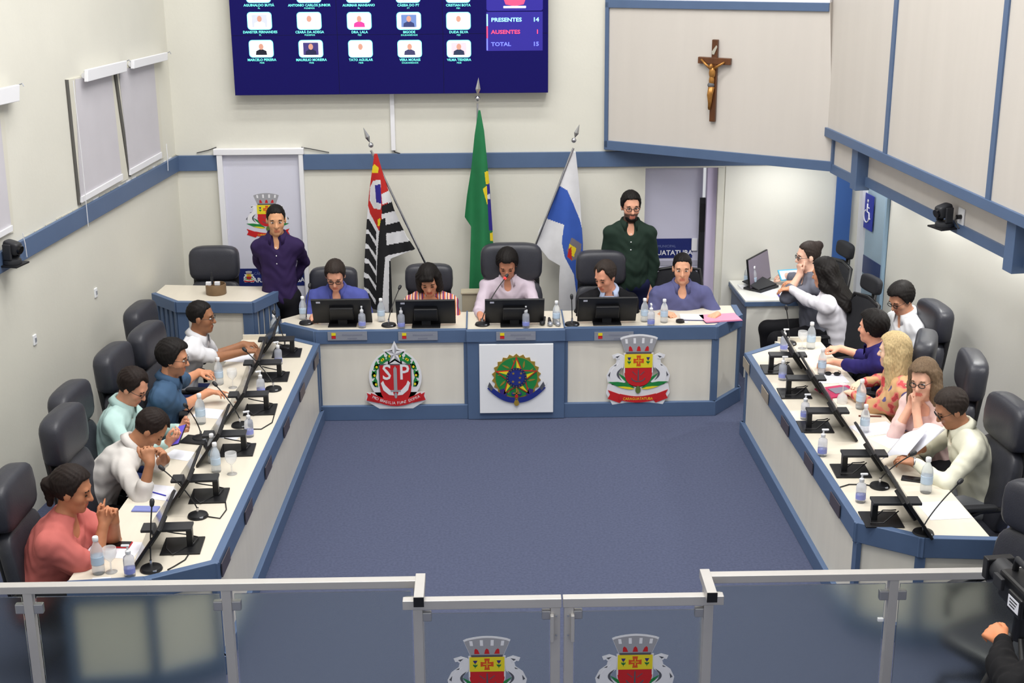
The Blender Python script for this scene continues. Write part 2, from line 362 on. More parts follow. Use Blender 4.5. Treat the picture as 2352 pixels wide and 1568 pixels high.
B().slab([TL+Vector((0, 0, .02)), TR+Vector((0, 0, .02)), TR+Vector((0, 0, .5)), TL+Vector((0, 0, .5))], back*3).build('upper_wall', M['white'], wp)
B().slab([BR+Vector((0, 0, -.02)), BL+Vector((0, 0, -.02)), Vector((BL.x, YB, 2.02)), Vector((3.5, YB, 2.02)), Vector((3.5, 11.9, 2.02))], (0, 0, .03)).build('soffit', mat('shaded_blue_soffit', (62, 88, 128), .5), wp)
g = sroot('trim_8')
def FPt(y, off, z): return Vector((xf(y)-off, y, z))
def fascia_box(b, y0, y1, z0, z1, off, th):
    return b.slab([FPt(y0, off, z0), FPt(y1, off, z0), FPt(y1, off, z1), FPt(y0, off, z1)], ND*th)
ys = 11.877; yb1 = 11.36; yend = 3.0
fascia_box(B(), ys, yb1+.05, 2.03, 2.40, .0, .08).build('corner_panel', M['panel'], g)
fascia_box(B(), yb1, yend, 2.03, 2.40, -.07, .08).build('beam_face', M['panel'], g)
fascia_box(B(), ys, yb1, 2.0, 2.075, .02, .05).build('corner_bottom_edge', M['trim'], g)
fascia_box(B(), yb1, yend, 2.0, 2.075, -.05, .05).build('beam_bottom_edge', M['trim'], g)
fascia_box(B(), ys+.005, ys-.03, 2.03, 2.3, .02, .05).build('corner_post', M['trim'], g)
for y0, y1 in ((11.41, 11.29), (8.84, 8.72), (6.3, 6.18)):
    fascia_box(B(), y0, y1, 1.965, 2.33, .03, .12).build('bracket', M['trim'], g, bevel=.003)
# upper fascia: panels between blue strips
fo = .05
edges = [12.05, 10.71, 9.06, 7.4, 5.7, 4.0]
for a, b_ in zip(edges[:-1], edges[1:]):
    fascia_box(B(), a-.012, b_+.012, 2.35, 5.0, fo, .05).build('fascia_panel', M['panel'], g)
for e in edges:
    fascia_box(B(), e+.03, e-.03, 2.36, 5.0, fo+.014, .06).build('fascia_strip', M['trim'], g, bevel=.003)
fascia_box(B(), edges[0]+.03, edges[-1], 2.305, 2.38, fo+.02, .10).build('fascia_bottom_edge', M['trim'], g, bevel=.003)
fascia_box(B(), edges[0]+.03, edges[-1], 2.3, 2.33, fo-.03, 1.3).build('gallery_soffit', M['white'], g)
# lamps recessed under the gallery wash the wall
for y, pw in ((11.25, 5), (10.1, 5), (8.5, 4), (12.6, 2.5)):
    c = Vector((xr(y)-.16, y, 2.285)); dl = sroot('downlight', c)
    B().cyl((0, 0, 0), (0, 0, .02), .06, n=20).build('lamp_ring', M['white'], dl, smooth='auto')
    l = bpy.data.lights.new('downlight_bulb', 'SPOT'); l.energy = pw*12; l.spot_size = 2.2; l.spot_blend = .6; l.shadow_soft_size = .05; l.color = (1, 1, .97)
    o = bpy.data.objects.new('downlight_bulb', l); COL.objects.link(o); o.parent = dl; o.location = (0, 0, -.03)
# alcove ceiling lamp (behind the crucifix panel) that lights the secretaries' corner
area('alcove_lamp_light', (2.75, 12.45, 1.99), .5, .3, 9, (1, 1, .97))
# ================================================================== FURNITURE
def V2(p): return Vector((p[0], p[1], 0))
def desk_front(root, pts, sgn, ztop, rim=.13, kick=.12, base=0., post=True, proud=.022, panel=M['lam']):
    n = len(pts)
    for i in range(n-1):
        a, b = V2(pts[i]), V2(pts[i+1]); d = (b-a).normalized(); nn = Vector((d.y, -d.x, 0))*sgn
        z = lambda p, h: Vector((p.x, p.y, h))
        B().slab([z(a, base), z(b, base), z(b, ztop-.01), z(a, ztop-.01)], -nn*.025).build('front_panel', panel, root)
        e = d*.022
        a2, b2 = a+nn*proud-e*(i > 0), b+nn*proud+e*(i < n-2)
        zt_ = ztop-.002*(i % 2)
        B().slab([z(a2, ztop-rim), z(b2, ztop-rim), z(b2, zt_), z(a2, zt_)], -nn*(proud+.03-.002*(i % 2))).build('edge_rim', M['trim'], root, bevel=.004)
        a3, b3 = a+nn*(proud+.012)-e*(i > 0), b+nn*(proud+.012)+e*(i < n-2)
        B().slab([z(a3, base), z(b3, base), z(b3, base+kick), z(a3, base+kick)], -nn*(proud+.02)).build('kick_board', M['trim'], root, bevel=.004)
    if post:
        for i, p in enumerate(pts):
            d = (V2(pts[min(i+1, n-1)])-V2(pts[max(i-1, 0)])).normalized(); nn = Vector((d.y, -d.x, 0))*sgn
            c = V2(p); B().slab([Vector((*(c-d*.03+nn*.012)[:2], base)), Vector((*(c+d*.03+nn*.012)[:2], base)), Vector((*(c+d*.03+nn*.012)[:2], ztop-rim)), Vector((*(c-d*.03+nn*.012)[:2], ztop-rim))], -nn*.03).build('corner_post', M['trim'], root)
def ground(root, poly):
    return root
def plate_on(root, a, b, sgn, t, ztop, wdt, mp, off=.028, h=.085, dz=.115):
    a, b = V2(a), V2(b); d = (b-a).normalized(); nn = Vector((d.y, -d.x, 0))*sgn; c = a.lerp(b, t)+nn*off
    p = B().slab([c-d*wdt/2+Vector((0, 0, ztop-dz)), c+d*wdt/2+Vector((0, 0, ztop-dz)), c+d*wdt/2+Vector((0, 0, ztop-dz+h)), c-d*wdt/2+Vector((0, 0, ztop-dz+h))], nn*.006).build('name_plate', mp, root)
    return p, c, d, nn
ZS, ZM = .717, .80
# --- left desk run
PLa = [(-1.62, 11.44), (-1.405, 11.28), (-1.552, 7.32), tuple(atz(340, 1326, ZS)[:2]), tuple(atz(152, 1337, ZS)[:2])]
dl = thing('council_desk', 'long ivory council desk with blue rim along the left wall', 'desk', (0, 0, 0))
desk_front(dl, PLa, -1, ZS)
inL = [(-2.33, PLa[4][1]+.0), (-2.05, 11.46)]
B().prism([PLa[1], PLa[2], PLa[3], PLa[4], inL[0], inL[1], PLa[0]], ZS-.035, ZS-.008).build('desk_top', M['top'], dl)
B().box((-1.86, 11.445, ZS+.012), (.36, .02, .045)).build('end_upstand', M['top'], dl)
B().box((-2.0, 11.38, .34), (.04, .12, .68)).build('support_leg', M['lam'], dl); B().box((-2.16, 9.4, .34), (.04, .3, .68)).build('support_leg', M['lam'], dl); B().box((-2.25, 7.26, .34), (.04, .12, .68)).build('support_leg', M['lam'], dl)
for t in (.06, .245, .43, .615, .79, .965):
    plate_on(dl, PLa[1], PLa[2], -1, t, ZS, .22, M['brown'])
# --- right desk run
PRa = [tuple(atz(1790, 788, ZS)[:2]), (2.137, 10.90), (2.229, 7.72), (2.55, 7.505), (2.995, 7.465)]
dr = thing('council_desk', 'long ivory council desk with blue rim on the right, beside the cream-shirted man', 'desk', (0, 0, 0))
desk_front(dr, PRa, 1, ZS)
inR = [(2.95, 7.47), (2.80, 11.22)]
B().prism([PRa[1], PRa[2], PRa[3], PRa[4], inR[0], inR[1], (2.42, 11.22), PRa[0]], ZS-.035, ZS-.008).build('desk_top', M['top'], dr)
B().box((2.62, 11.2, ZS+.012), (.36, .02, .045)).build('end_upstand', M['top'], dr)
for x, y in ((2.77, 11.1), (2.83, 9.4), (2.9, 7.62)): B().box((x, y, .34), (.04, .16, .68)).build('support_leg', M['lam'], dr)
for t in (.03, .245, .45, .665, .875):
    plate_on(dr, PRa[1], PRa[2], 1, t, ZS, .22, M['brown'] if t > .3 else mat('brass_name_plate', (170, 158, 140), .4, .3))
# --- main presiding desk
mroot = thing('presiding_desk', 'wide ivory and blue presiding desk carrying three coats of arms', 'desk', (0, 0, 0))
PM = [(-1.73, 11.62), (-1.42, 11.385), (-.15, 11.385)]
desk_front(mroot, PM, 1, ZM, rim=.115, kick=.13)
PM2 = [(.67, 11.385), (1.95, 11.385), (2.21, 11.72), (2.21, 12.0)]
desk_front(mroot, PM2, 1, ZM, rim=.115, kick=.13)
B().box((.26, 11.36, .40), (.82, .05, .795)).build('centre_panel', M['trim'], mroot, bevel=.004)
B().box((.26, 11.345, ZM-.05), (.83, .05, .1)).build('centre_rim', M['trim'], mroot, bevel=.004)
B().prism([(-1.73, 11.62), (-1.42, 11.39), (1.95, 11.39), (2.21, 11.72), (2.21, 12.0), (1.9, 12.0), (1.8, 11.9), (-1.6, 11.9), (-1.75, 11.75)], ZM-.04, ZM-.008).build('desk_top', M['top'], mroot)
B().box((-.152, 11.62, ZM+.002), (.012, .5, .02)).build('section_joint', M['trim'], mroot)
B().box((.672, 11.62, ZM+.002), (.012, .5, .02)).build('section_joint', M['trim'], mroot)
for x in (-1.5, -.15, .67, 1.85): B().box((x, 11.7, .38), (.03, .3, .755)).build('support_leg', M['lam'], mroot)
NPL = []
for cx, y in ((798, 11.36), (960, 11.36), (1185, 11.315), (1410, 11.36)):
    p = aty(cx, 770, y); 
    b = B().box((p.x, y-.004, p.z-.004), (.33 if cx != 1185 else .33, .006, .075)).build('name_plate', M['steel'], mroot)
    NPL.append((p.x, y-.008, p.z-.004))
# --- secretaries' desk
sd = thing('secretary_desk', 'ivory desk with dark blue side where the two secretaries sit', 'desk', (0, 0, 0))
c0, c1, c2, c3 = atz(1668, 633, .75), atz(1712, 690, .75), atz(1868, 690, .75), atz(1868, 640, .75)
c0.y = 12.97
B().prism([c0[:2], c1[:2], (2.93, c1.y), (2.93, 12.97)], .715, .75).build('desk_top', mat('pale_grey_top', (222, 222, 216), .35), sd, bevel=.004)
B().prism([(c0.x-.004, c0.y), (c1.x-.004, c1.y-.004), (2.93, c1.y-.004), (2.93, c1.y+.01), (c1.x+.01, c1.y+.01), (c0.x+.01, c0.y)], .695, .735).build('desk_edge', M['trim'], sd)
slate = mat('slate_blue_panel', (84, 98, 124), .5)
B().prism([(c0.x+.02, c0.y-.04), (c1.x+.02, c1.y+.03), (c1.x+.05, c1.y+.03), (c0.x+.05, c0.y-.04)], 0, .715).build('side_panel', slate, sd)
B().box(((c1.x+2.93)/2, c1.y+.03, .36), (2.93-c1.x-.04, .025, .71)).build('front_panel', M['wallr'], sd)
# --- tribune (small slatted lectern desk)
tr = thing('tribune', 'slatted blue and ivory speaker tribune in the back left corner', 'lectern', (0, 0, 0))
T0, T1, T2, T3 = atz(352, 672, 1.0), atz(405, 692, 1.0), atz(580, 694, 1.0), atz(643, 664, 1.0)
TP = [tuple(p[:2]) for p in (T0, T1, T2, T3)]
for i in range(3):
    a, b_ = V2(TP[i]), V2(TP[i+1]); d = (b_-a).normalized(); nn = Vector((d.y, -d.x, 0)); up = Vector((0, 0, 1))
    B().slab([a+nn*.02+up*.905, b_+nn*.02+up*.905, b_+nn*.02+up*1.0, a+nn*.02+up*1.0], -nn*.045).build('edge_rim', M['trim'], tr, bevel=.004)
    B().slab([a-nn*.02, b_-nn*.02, b_-nn*.02+up*.92, a-nn*.02+up*.92], -nn*.02).build('back_panel', M['lam'], tr)
    L = (b_-a).length
    if i == 1:
        for t in (.0, 1.):
            p = a.lerp(b_, t); w_ = .09*(1 if t == 0 else -1)
            B().slab([p, p+d*w_, p+d*w_+up*.91, p+up*.91], -nn*.025).build('pilaster', M['trim'], tr)
        B().slab([a, b_, b_+up*.14, a+up*.14], nn*.02).build('kick_board', M['trim'], tr)
    else:
        k = 5
        for j in range(k):
            p = a+d*(L*(j+.2)/k)
            B().slab([p, p+d*L*.115, p+d*L*.115+up*.91, p+up*.91], -nn*.02).build('slat', M['trim'], tr, bevel=.003)
B().prism([TP[0], TP[1], TP[2], TP[3], tuple(atz(605, 658, .98)[:2]), tuple(atz(380, 654, .98)[:2])], .955, .98).build('lectern_top', M['top'], tr)
wb = thing('wooden_holder', 'round brown leather-look holder standing on the tribune top', 'holder', atz(497, 674, .98), 0)
B().lathe([(.085, 0), (.088, .004), (.088, .085), (.085, .09), (.078, .09), (.076, .02)], n=28).build('drum', mat('brown_leatherette', (120, 96, 70), .55, var=.1, vscale=20), wb, smooth='auto')
B().cyl((-.03, 0, .085), (-.03, 0, .15), .012).cyl((-.03, 0, .15), (-.03, 0, .19), .006).build('microphone_clip', M['dark'], wb, smooth='auto')
for dx in (-.055, .02): B().box((dx, -.03, .1), (.045, .03, .03)).build('cable_plug', M['white'], wb, bevel=.003)
# --- rail and gate of frosted glass
YR, ZR = 6.53, 1.0
def rail(name, label, xa, xb, posts, end):
    r = thing(name, label, 'railing', (0, 0, 0))
    B().box(((xa+xb)/2, YR, ZR-.02), (xb-xa, .055, .042)).build('hand_rail', M['alu'], r, bevel=.003)
    xs = sorted(posts)
    for x in xs:
        B().box((x, YR, (ZR-.04)/2), (.047, .05, ZR-.04)).build('post', M['alu'], r, bevel=.002)
    lims = [xa-.02]+xs+[xb+.02]
    for a, b_ in zip(lims[:-1], lims[1:]):
        if b_-a < .2: continue
        g_ = B().box(((a+b_)/2, YR, .515), (b_-a-.075, .01, .83)).build('glass_panel', M['frost'], r)
        for x in (a, b_):
            if x in xs:
                s = 1 if x == a else -1
                for z in (.87, .2): B().box((x+s*.046, YR-.004, z), (.05, .036, .055)).build('glass_clamp', M['clampm'], r, bevel=.006)
    ex = end
    return r
xg0, xg1 = -.345, 1.118
rl = rail('glass_railing', 'white railing with frosted glass panels left of the gate', -4.2, xg0, [-3.35, aty(70, 1400, YR).x, aty(524, 1400, YR).x, xg0-.012], xg0)
rr = rail('glass_railing', 'white railing with frosted glass panels right of the gate', xg1, 5.0, [xg1+.012, aty(2046, 1400, YR).x, 3.15, 4.2], xg1)
YG, ZG = 6.40, .953
for r, x in ((rl, xg0), (rr, xg1)):
    B().box((x, (YR+YG)/2-.02, ZR-.018), (.05, YR-YG+.13, .05)).build('gate_stop_bar', M['alu'], r, bevel=.002)
    B().box((x, YG-.087, ZR-.018), (.052, .006, .052)).build('end_cap', M['black'], r)
def gate(label, xa, xb, hinge):
    r = thing('gate_leaf', label, 'gate', (0, 0, 0))
    B().box(((xa+xb)/2, YG, ZG-.024), (xb-xa, .05, .05)).build('top_rail', M['alu'], r, bevel=.003)
    ins = .05
    sx = [(xa+.03 if hinge < 0 else xa+.02), (xb-.02 if hinge < 0 else xb-.03)]
    hp = xa+.075 if hinge < 0 else xb-.075; cp = xb-.03 if hinge < 0 else xa+.03
    for x in (hp, cp): B().box((x, YG, (ZG-.05)/2+.02), (.048, .045, ZG-.09)).build('stile', M['alu'], r, bevel=.002)
    B().box(((hp+cp)/2, YG, .09), (abs(hp-cp), .04, .05)).build('bottom_rail', M['alu'], r)
    B().box(((hp+cp)/2, YG, .5), (abs(hp-cp)-.06, .01, .74)).build('glass_panel', M['frost'], r)
    for x, s in ((hp, 1 if hp < cp else -1), (cp, 1 if cp < hp else -1)):
        for z in (.86, .2): B().box((x+s*.046, YG-.004, z), (.046, .034, .05)).build('glass_clamp', M['clampm'], r, bevel=.005)
    s = 1 if cp < hp else -1
    B().box((cp+s*.018, YG-.035, .795), (.018, .03, .15)).build('latch', M['alu'], r, bevel=.003)
    for z in (.86, .75): B().cyl((cp-s*.004, YG-.024, z), (cp-s*.004, YG-.03, z), .005).build('screw', M['steel'], r, smooth='auto')
    return r, (hp+cp)/2
xm = aty(1291, 1366, YG).x
gl, gcl = gate('left leaf of the frosted glass gate', aty(925, 1380, YG).x, xm-.004, -1)
gr, gcr = gate('right leaf of the frosted glass gate', xm+.004, aty(1661, 1375, YG).x, 1)
st = B().box(aty(2022, 1422, YR-.02), (.03, .02, .02)).build('white_stopper', M['cap'], rr, bevel=.004)
# ================================================================== TELEVISION WALL
tvx0, tvx1, tvzb = aty(540, 217, YB-.13).x, aty(1259, 214, YB-.13).x, aty(900, 216, YB-.13).z
tvw = tvx1-tvx0; tvh = tvw/3*9/16*3
tv = thing('video_wall', 'big dark blue video wall listing councillors above the back wall band', 'screen', ((tvx0+tvx1)/2, YB, tvzb))
fr = B().box((0, -.07, tvh/2), (tvw, .11, tvh)).build('housing', M['black'], tv)
scr = mat('video_wall_screen', (17, 13, 78), .2, emit=.42, spec=.15)
for i in range(3):
    for j in range(3):
        B().box((-tvw/2+(i+.5)*tvw/3, -.128, (j+.5)*tvh/3), (tvw/3-.003, .006, tvh/3-.003)).build('screen_panel', scr, tv)
glowc = mat('screen_cyan', (120, 250, 240), .4, emit=1.0); gloww = mat('screen_white', (250, 252, 255), .4, emit=1.0)
txtc = mat('screen_mint_text', (110, 235, 215), .4, emit=.9); txtp = mat('screen_lilac_text', (170, 150, 250), .4, emit=.9)
def tvp(px, py, off=.132): p = aty(px, py, YB-off); return p.x-(tvx0+tvx1)/2, p.z-tvzb
def rrect(cx, cz, w_, h_, r, n=5):
    pts = []
    for sx, sz, a0 in ((1, 1, 0), (-1, 1, 90), (-1, -1, 180), (1, -1, 270)):
        for k in range(n+1):
            a = math.radians(a0+90*k/n); pts.append((cx+sx*(w_/2-r)+r*math.cos(a), cz+sz*(h_/2-r)+r*math.sin(a)))
    return pts
def plate(b, poly, y0, y1): return b.slab([Vector((x, y0, z)) for x, z in poly], (0, y1-y0, 0))
names = [[('AGUINALDO BUTIÁ', 'PL'), ('ANTONIO CARLOS JUNIOR', 'PODEMOS'), ('AURIMAR MANSANO', 'PL'), ('CÁSSIA DO PT', 'PT'), ('CRISTIAN BOTA', 'PSD')],
         [('DANSTER FERNANDES', 'PL'), ('CEARÁ DA ADEGA', 'PODEMOS'), ('DRA. LALA', 'PSD'), ('BIGODE', 'SOLIDARIEDADE'), ('DUDA SILVA', 'PSD')],
         [('MARCELO PEREIRA', 'MDB'), ('MAURILIO MOREIRA', 'MDB'), ('TATO AGUILAR', 'MDB'), ('VERA MORAIS', 'SOLIDARIEDADE'), ('VILMA TEIXEIRA', 'MDB')]]
colx = [(593, 596, 600), (709, 710, 714), (823, 825, 828), (937, 939, 941), (1052, 1053, 1054)]
rowy = [(-14, 11), (48, 74), (112, 138)]
skinp = mat('portrait_skin', (206, 150, 130), .5, emit=.3)
coats = [[(60, 60, 80)]*5, [(240, 240, 245), (235, 235, 240), (232, 60, 150), (50, 60, 110), (235, 238, 245)], [(20, 22, 40), (30, 30, 70), (240, 235, 240), (60, 60, 100), (40, 50, 80)]]
bgs = [[(200, 205, 230)]*5, [(190, 195, 225), (200, 205, 230), (245, 245, 250), (100, 125, 180), (240, 245, 250)], [(250, 250, 252), (60, 50, 110), (250, 250, 252), (250, 250, 252), (220, 190, 200)]]
for r_ in range(3):
    for c_ in range(5):
        x, z = tvp(colx[c_][r_], rowy[r_][0])
        w_, h_ = .205, .142
        plate(B(), rrect(x, z, w_+.012, h_+.012, .03), -.1315, -.1325).build('portrait_frame', glowc, tv)
        f_ = plate(B(), rrect(x, z, w_, h_, .026), -.1326, -.1335).build('portrait_card', gloww, tv)
        cm = mat('portrait_bg_%d_%d' % (r_, c_), bgs[r_][c_], .5, emit=.5); km = mat('portrait_coat_%d_%d' % (r_, c_), coats[r_][c_], .5, emit=.3)
        plate(B(), rrect(x, z, .135, .108, .004), -.1336, -.1340).build('portrait_background', cm, f_)
        plate(B(), [(x-.05, z-.054), (x+.05, z-.054), (x+.045, z-.02), (x+.015, z-.005), (x-.015, z-.005), (x-.045, z-.02)], -.1341, -.1344).build('portrait_coat', km, f_)
        plate(B(), [(x+.021*math.cos(t), z+.018+.027*math.sin(t)) for t in np.linspace(0, 6.1, 14)], -.1345, -.1348).build('portrait_face', skinp, f_)
        t1, t2 = names[r_][c_]
        text(t1, .030, (x, -.1335, z-.098), (math.pi/2, 0, 0), txtc, tv, 'caption', bold=.0006)
        text(t2, .020, (x, -.1335, z-.124), (math.pi/2, 0, 0), txtc, tv, 'caption')
bx_, bz_ = tvp(1182, 72); bw, bh = .50, .34
B().box((bx_, -.1315, bz_), (bw, .001, bh)).build('counter_box', mat('screen_violet', (44, 36, 140), .3, emit=.35), tv)
bx0, bz0 = tvp(1182, -10)
plate(B(), rrect(bx0, bz0, .50, .26, .02), -.1312, -.1318).build('counter_box', MATS['screen_violet'], tv)
plate(B(), [(bx0-.1, bz0-.02), (bx0+.1, bz0-.02), (bx0+.08, bz0-.075), (bx0, bz0-.09), (bx0-.08, bz0-.075)], -.132, -.133).build('crest_ribbon', mat('screen_red', (240, 70, 110), .4, emit=.8), tv)
plate(B(), rrect(bx0, bz0-.098, .2, .018, .004), -.132, -.133).build('crest_caption', gloww, tv)
for (t1, t2, yy, cm) in (('PRESENTES', '14', 46, mat('screen_ice', (150, 225, 255), .4, emit=.9)), ('AUSENTES', '1', 74, mat('screen_red', (240, 70, 110), .4, emit=.8)), ('TOTAL', '15', 102, mat('screen_blue', (110, 120, 250), .4, emit=.9))):
    x, z = tvp(1128, yy); text(t1, .047, (x, -.1335, z), (math.pi/2, 0, 0), cm, tv, 'caption', 'LEFT', bold=.0012, sx=1.18)
    x2, _ = tvp(1238, yy); text(t2, .05, (x2, -.1335, z), (math.pi/2, 0, 0), cm, tv, 'caption', 'RIGHT', bold=.0015, sx=1.1)
    xb_, _ = tvp(1119, yy); B().box((xb_, -.1325, z), (.012, .001, .105)).build('marker_bar', cm, tv)
cdt = thing('cable_trunking', 'white cable trunking running down the wall below the video wall', 'trunking', aty(902, 280, YB-.01))
B().box((0, -.006, 0), (.04, .03, .52)).build('channel', M['white'], cdt, bevel=.003)
B().tube([(0, -.01, -.255), (.01, -.012, -.275), (.06, -.012, -.29)], .006, 6).build('cable', M['dark'], cdt)
# ================================================================== CRUCIFIX
wood = mat('walnut_wood', (94, 56, 30), .35, var=.25, vscale=14, stretch=(1, 1, .25)); bronze = mat('bronze_figure', (168, 118, 58), .35, .5, var=.2, vscale=40)
cc = onpanel(1642, 185, .0); th_ = math.atan2(pd.y, pd.x)
cx = thing('crucifix', 'dark wooden crucifix with a bronze figure on the ivory panel', 'crucifix', cc, th_)
hh = (onpanel(1643, 92)-onpanel(1641, 280)).length; L2 = hh/2; arm = .165
B().box((0, -.02, 0), (.052, .035, hh)).build('upright', wood, cx, bevel=.004)
az = L2-hh*.256
B().box((0, -.022, az), (.30, .036, .056)).build('crossbar', wood, cx, bevel=.004)
b = B(); b.slab([(-.022, -.04, L2-.10), (.018, -.04, L2-.045), (.026, -.04, L2-.06), (.0, -.04, L2-.125), (-.018, -.04, L2-.125)], (0, -.004, 0)); b.build('scroll', mat('silver_scroll', (190, 186, 172), .4, .3), cx)
b = B()
b.tube([(-.115, -.05, az+.01), (-.07, -.055, az-.03), (-.02, -.058, az-.065)], [.008, .011, .014], 8).tube([(.1, -.05, az-.005), (.05, -.055, az-.035), (.01, -.058, az-.065)], [.008, .011, .014], 8)
b.ell((-.005, -.06, az-.1), (.03, .022, .05)).ell((-.008, -.06, az-.165), (.024, .02, .05)).ell((-.015, -.065, az-.045), (.018, .02, .025)).ell((-.014, -.058, az-.205), (.027, .022, .03))
b.tube([(-.012, -.06, az-.22), (-.02, -.075, az-.29), (-.02, -.06, az-.36), (-.025, -.055, az-.41)], [.024, .02, .014, .011], 8).tube([(.0, -.06, az-.22), (-.008, -.07, az-.29), (-.015, -.055, az-.36), (-.022, -.055, az-.42)], [.022, .019, .013, .01], 8)
b.build('bronze_figure', bronze, cx, smooth=True)
b = B(); b.ell((-.012, -.061, az-.205), (.031, .026, .026)); b.build('loincloth', mat('grey_cloth_paint', (92, 92, 96), .6), cx, smooth=True)
# ================================================================== CEILING-CAMERA HEADS (PTZ)
def ptz(label, loc, rz):
    r = thing('motorised_camera', label, 'camera', loc, rz)
    B().box((0, .03, -.005), (.16, .20, .012)).build('wall_shelf', M['black'], r, bevel=.002)
    B().lathe([(.062, 0), (.064, .01), (.06, .03), (.045, .04)], (0, .01, 0), 24).build('camera_base', M['dark'], r, smooth='auto')
    for s in (-1, 1): B().box((s*.05, .01, .09), (.018, .06, .11)).build('yoke_arm', M['dark'], r, bevel=.006)
    m = Matrix.Rotation(.25, 3, 'X')
    B().pillow((0, .0, .115), (.082, .115, .09), m, .4).build('camera_head', M['dark'], r, smooth=True)
    B().cyl((0, -.05, .103), (0, -.07, .097), .032, .03).build('lens', M['gloss'], r, smooth='auto')
    B().tube([(.03, .09, .02), (.05, .12, .05), (.04, .14, .09), (.0, .15, .06), (-.06, .12, .02), (-.1, .1, -.01)], .006, 6).build('cable', M['black'], r, smooth=True)
    B().tube([(.0, .09, .02), (-.05, .1, .0), (-.03, .13, .05), (.05, .14, .02)], .004, 6).build('cable', mat('blue_cable', (60, 90, 130), .5), r, smooth=True)
    return r
pL = onleft(32, 605, .09); ptz('black motorised camera on the left wall below the window corner', pL, math.radians(75))
pR = onpl(2165, 520, (xf(9.8)-.03, 9.8, 0), (1, .138, 0)); ptz('black motorised camera mounted on the right gallery beam', pR+Vector((0, 0, 0)), math.radians(-70))
so = thing('power_socket', 'white power socket on the gallery beam beside the motorised camera', 'socket', onpl(2208, 497, (xf(9.8)+.062, 9.8, 0), (1, .138, 0)), math.atan2(-1, .138))
B().box((0, 0, 0), (.085, .012, .12)).build('plate', M['cap'], so, bevel=.003)
B().cyl((.01, -.006, 0), (.01, -.04, 0), .016).tube([(.01, -.04, 0), (.03, -.06, -.02), (.1, -.06, -.06)], .006, 6).build('plug', M['black'], so)
for px, py, lab in ((80, 780, 'small white wall switch low on the left wall'), (220, 672, 'small white wall socket on the left wall nearer the tribune')):
    o = thing('wall_switch', lab, 'switch', onleft(px, py, .004), math.atan2(.142, 1)*-1+math.pi/2)
    B().box((0, 0, 0), (.05, .012, .075)).build('plate', M['cap'], o, bevel=.003); B().box((0, -.008, .0), (.02, .006, .03)).build('rocker', M['steel'], o)
# ================================================================== COATS OF ARMS (raised, painted plates)
CR = dict(w=mat('crest_white', (232, 232, 236), .4), red=mat('crest_red', (196, 36, 40), .4), yel=mat('crest_yellow', (232, 214, 40), .4), grn=mat('crest_green', (34, 130, 64), .4),
          gry=mat('crest_grey', (160, 160, 166), .4), dgr=mat('crest_dark_grey', (86, 88, 96), .4), gold=mat('crest_gold', (176, 146, 62), .35, .4), blu=mat('crest_blue', (34, 48, 130), .4), org=mat('crest_orange', (214, 84, 30), .4), vio=mat('crest_violet', (58, 44, 120), .4))
def ellp(cx, cz, rx, rz, a=0., n=14):
    c, s = math.cos(a), math.sin(a)
    return [(cx+rx*math.cos(t)*c-rz*math.sin(t)*s, cz+rx*math.cos(t)*s+rz*math.sin(t)*c) for t in np.linspace(0, 2*math.pi, n, endpoint=False)]
def leaf(x, z, a, L, w_):
    c, s = math.cos(a), math.sin(a); pts = [(0, 0), (L*.3, w_), (L*.65, w_*.8), (L, 0), (L*.65, -w_*.8), (L*.3, -w_)]
    return [(x+p*c-q*s, z+p*s+q*c) for p, q in pts]
def band(fn, w_, n=14):
    """ribbon: centre line fn(t)->(x,z), width w_"""
    ts = np.linspace(0, 1, n); up = []; lo = []
    for t in ts:
        p = Vector(fn(t)); d = (Vector(fn(min(t+.02, 1)))-Vector(fn(max(t-.02, 0)))).normalized(); nn = Vector((-d.y, d.x)); ww = w_(t) if callable(w_) else w_
        up.append(tuple(p+nn*ww/2)); lo.append(tuple(p-nn*ww/2))
    return up+lo[::-1]
def starp(cx, cz, R, r, n=5, a0=math.pi/2): return [(cx+(R if k % 2 == 0 else r)*math.cos(a0+math.pi*k/n), cz+(R if k % 2 == 0 else r)*math.sin(a0+math.pi*k/n)) for k in range(2*n)]
def shield(cx, top, w_, h_): 
    pts = [(cx-w_/2, top), (cx+w_/2, top)]
    for t in np.linspace(0, 1, 12): pts.append((cx+w_/2*math.cos(t*math.pi/2)**.8 if t < 1 else cx, top-h_*.55-h_*.45*math.sin(t*math.pi/2)))
    for t in np.linspace(.92, 0, 12): pts.append((cx-w_/2*math.cos(t*math.pi/2)**.8, top-h_*.55-h_*.45*math.sin(t*math.pi/2)))
    return pts
class Crest:
    """draws layers in a root's local x-z plane; depth grows towards -y"""
    def __init__(s, root, k, step=.0022): s.r = root; s.k = k; s.st = step
    def L(s, name, polys, m, lev, th=1.):
        if isinstance(polys[0][0], (int, float, np.floating)): polys = [polys]
        out = None
        for p in polys:
            b = B(); plate(b, [(x*s.k, z*s.k) for x, z in p], -lev*s.st, -(lev+th)*s.st); out = b.build(name, CR[m] if isinstance(m, str) else m, s.r)
        return out
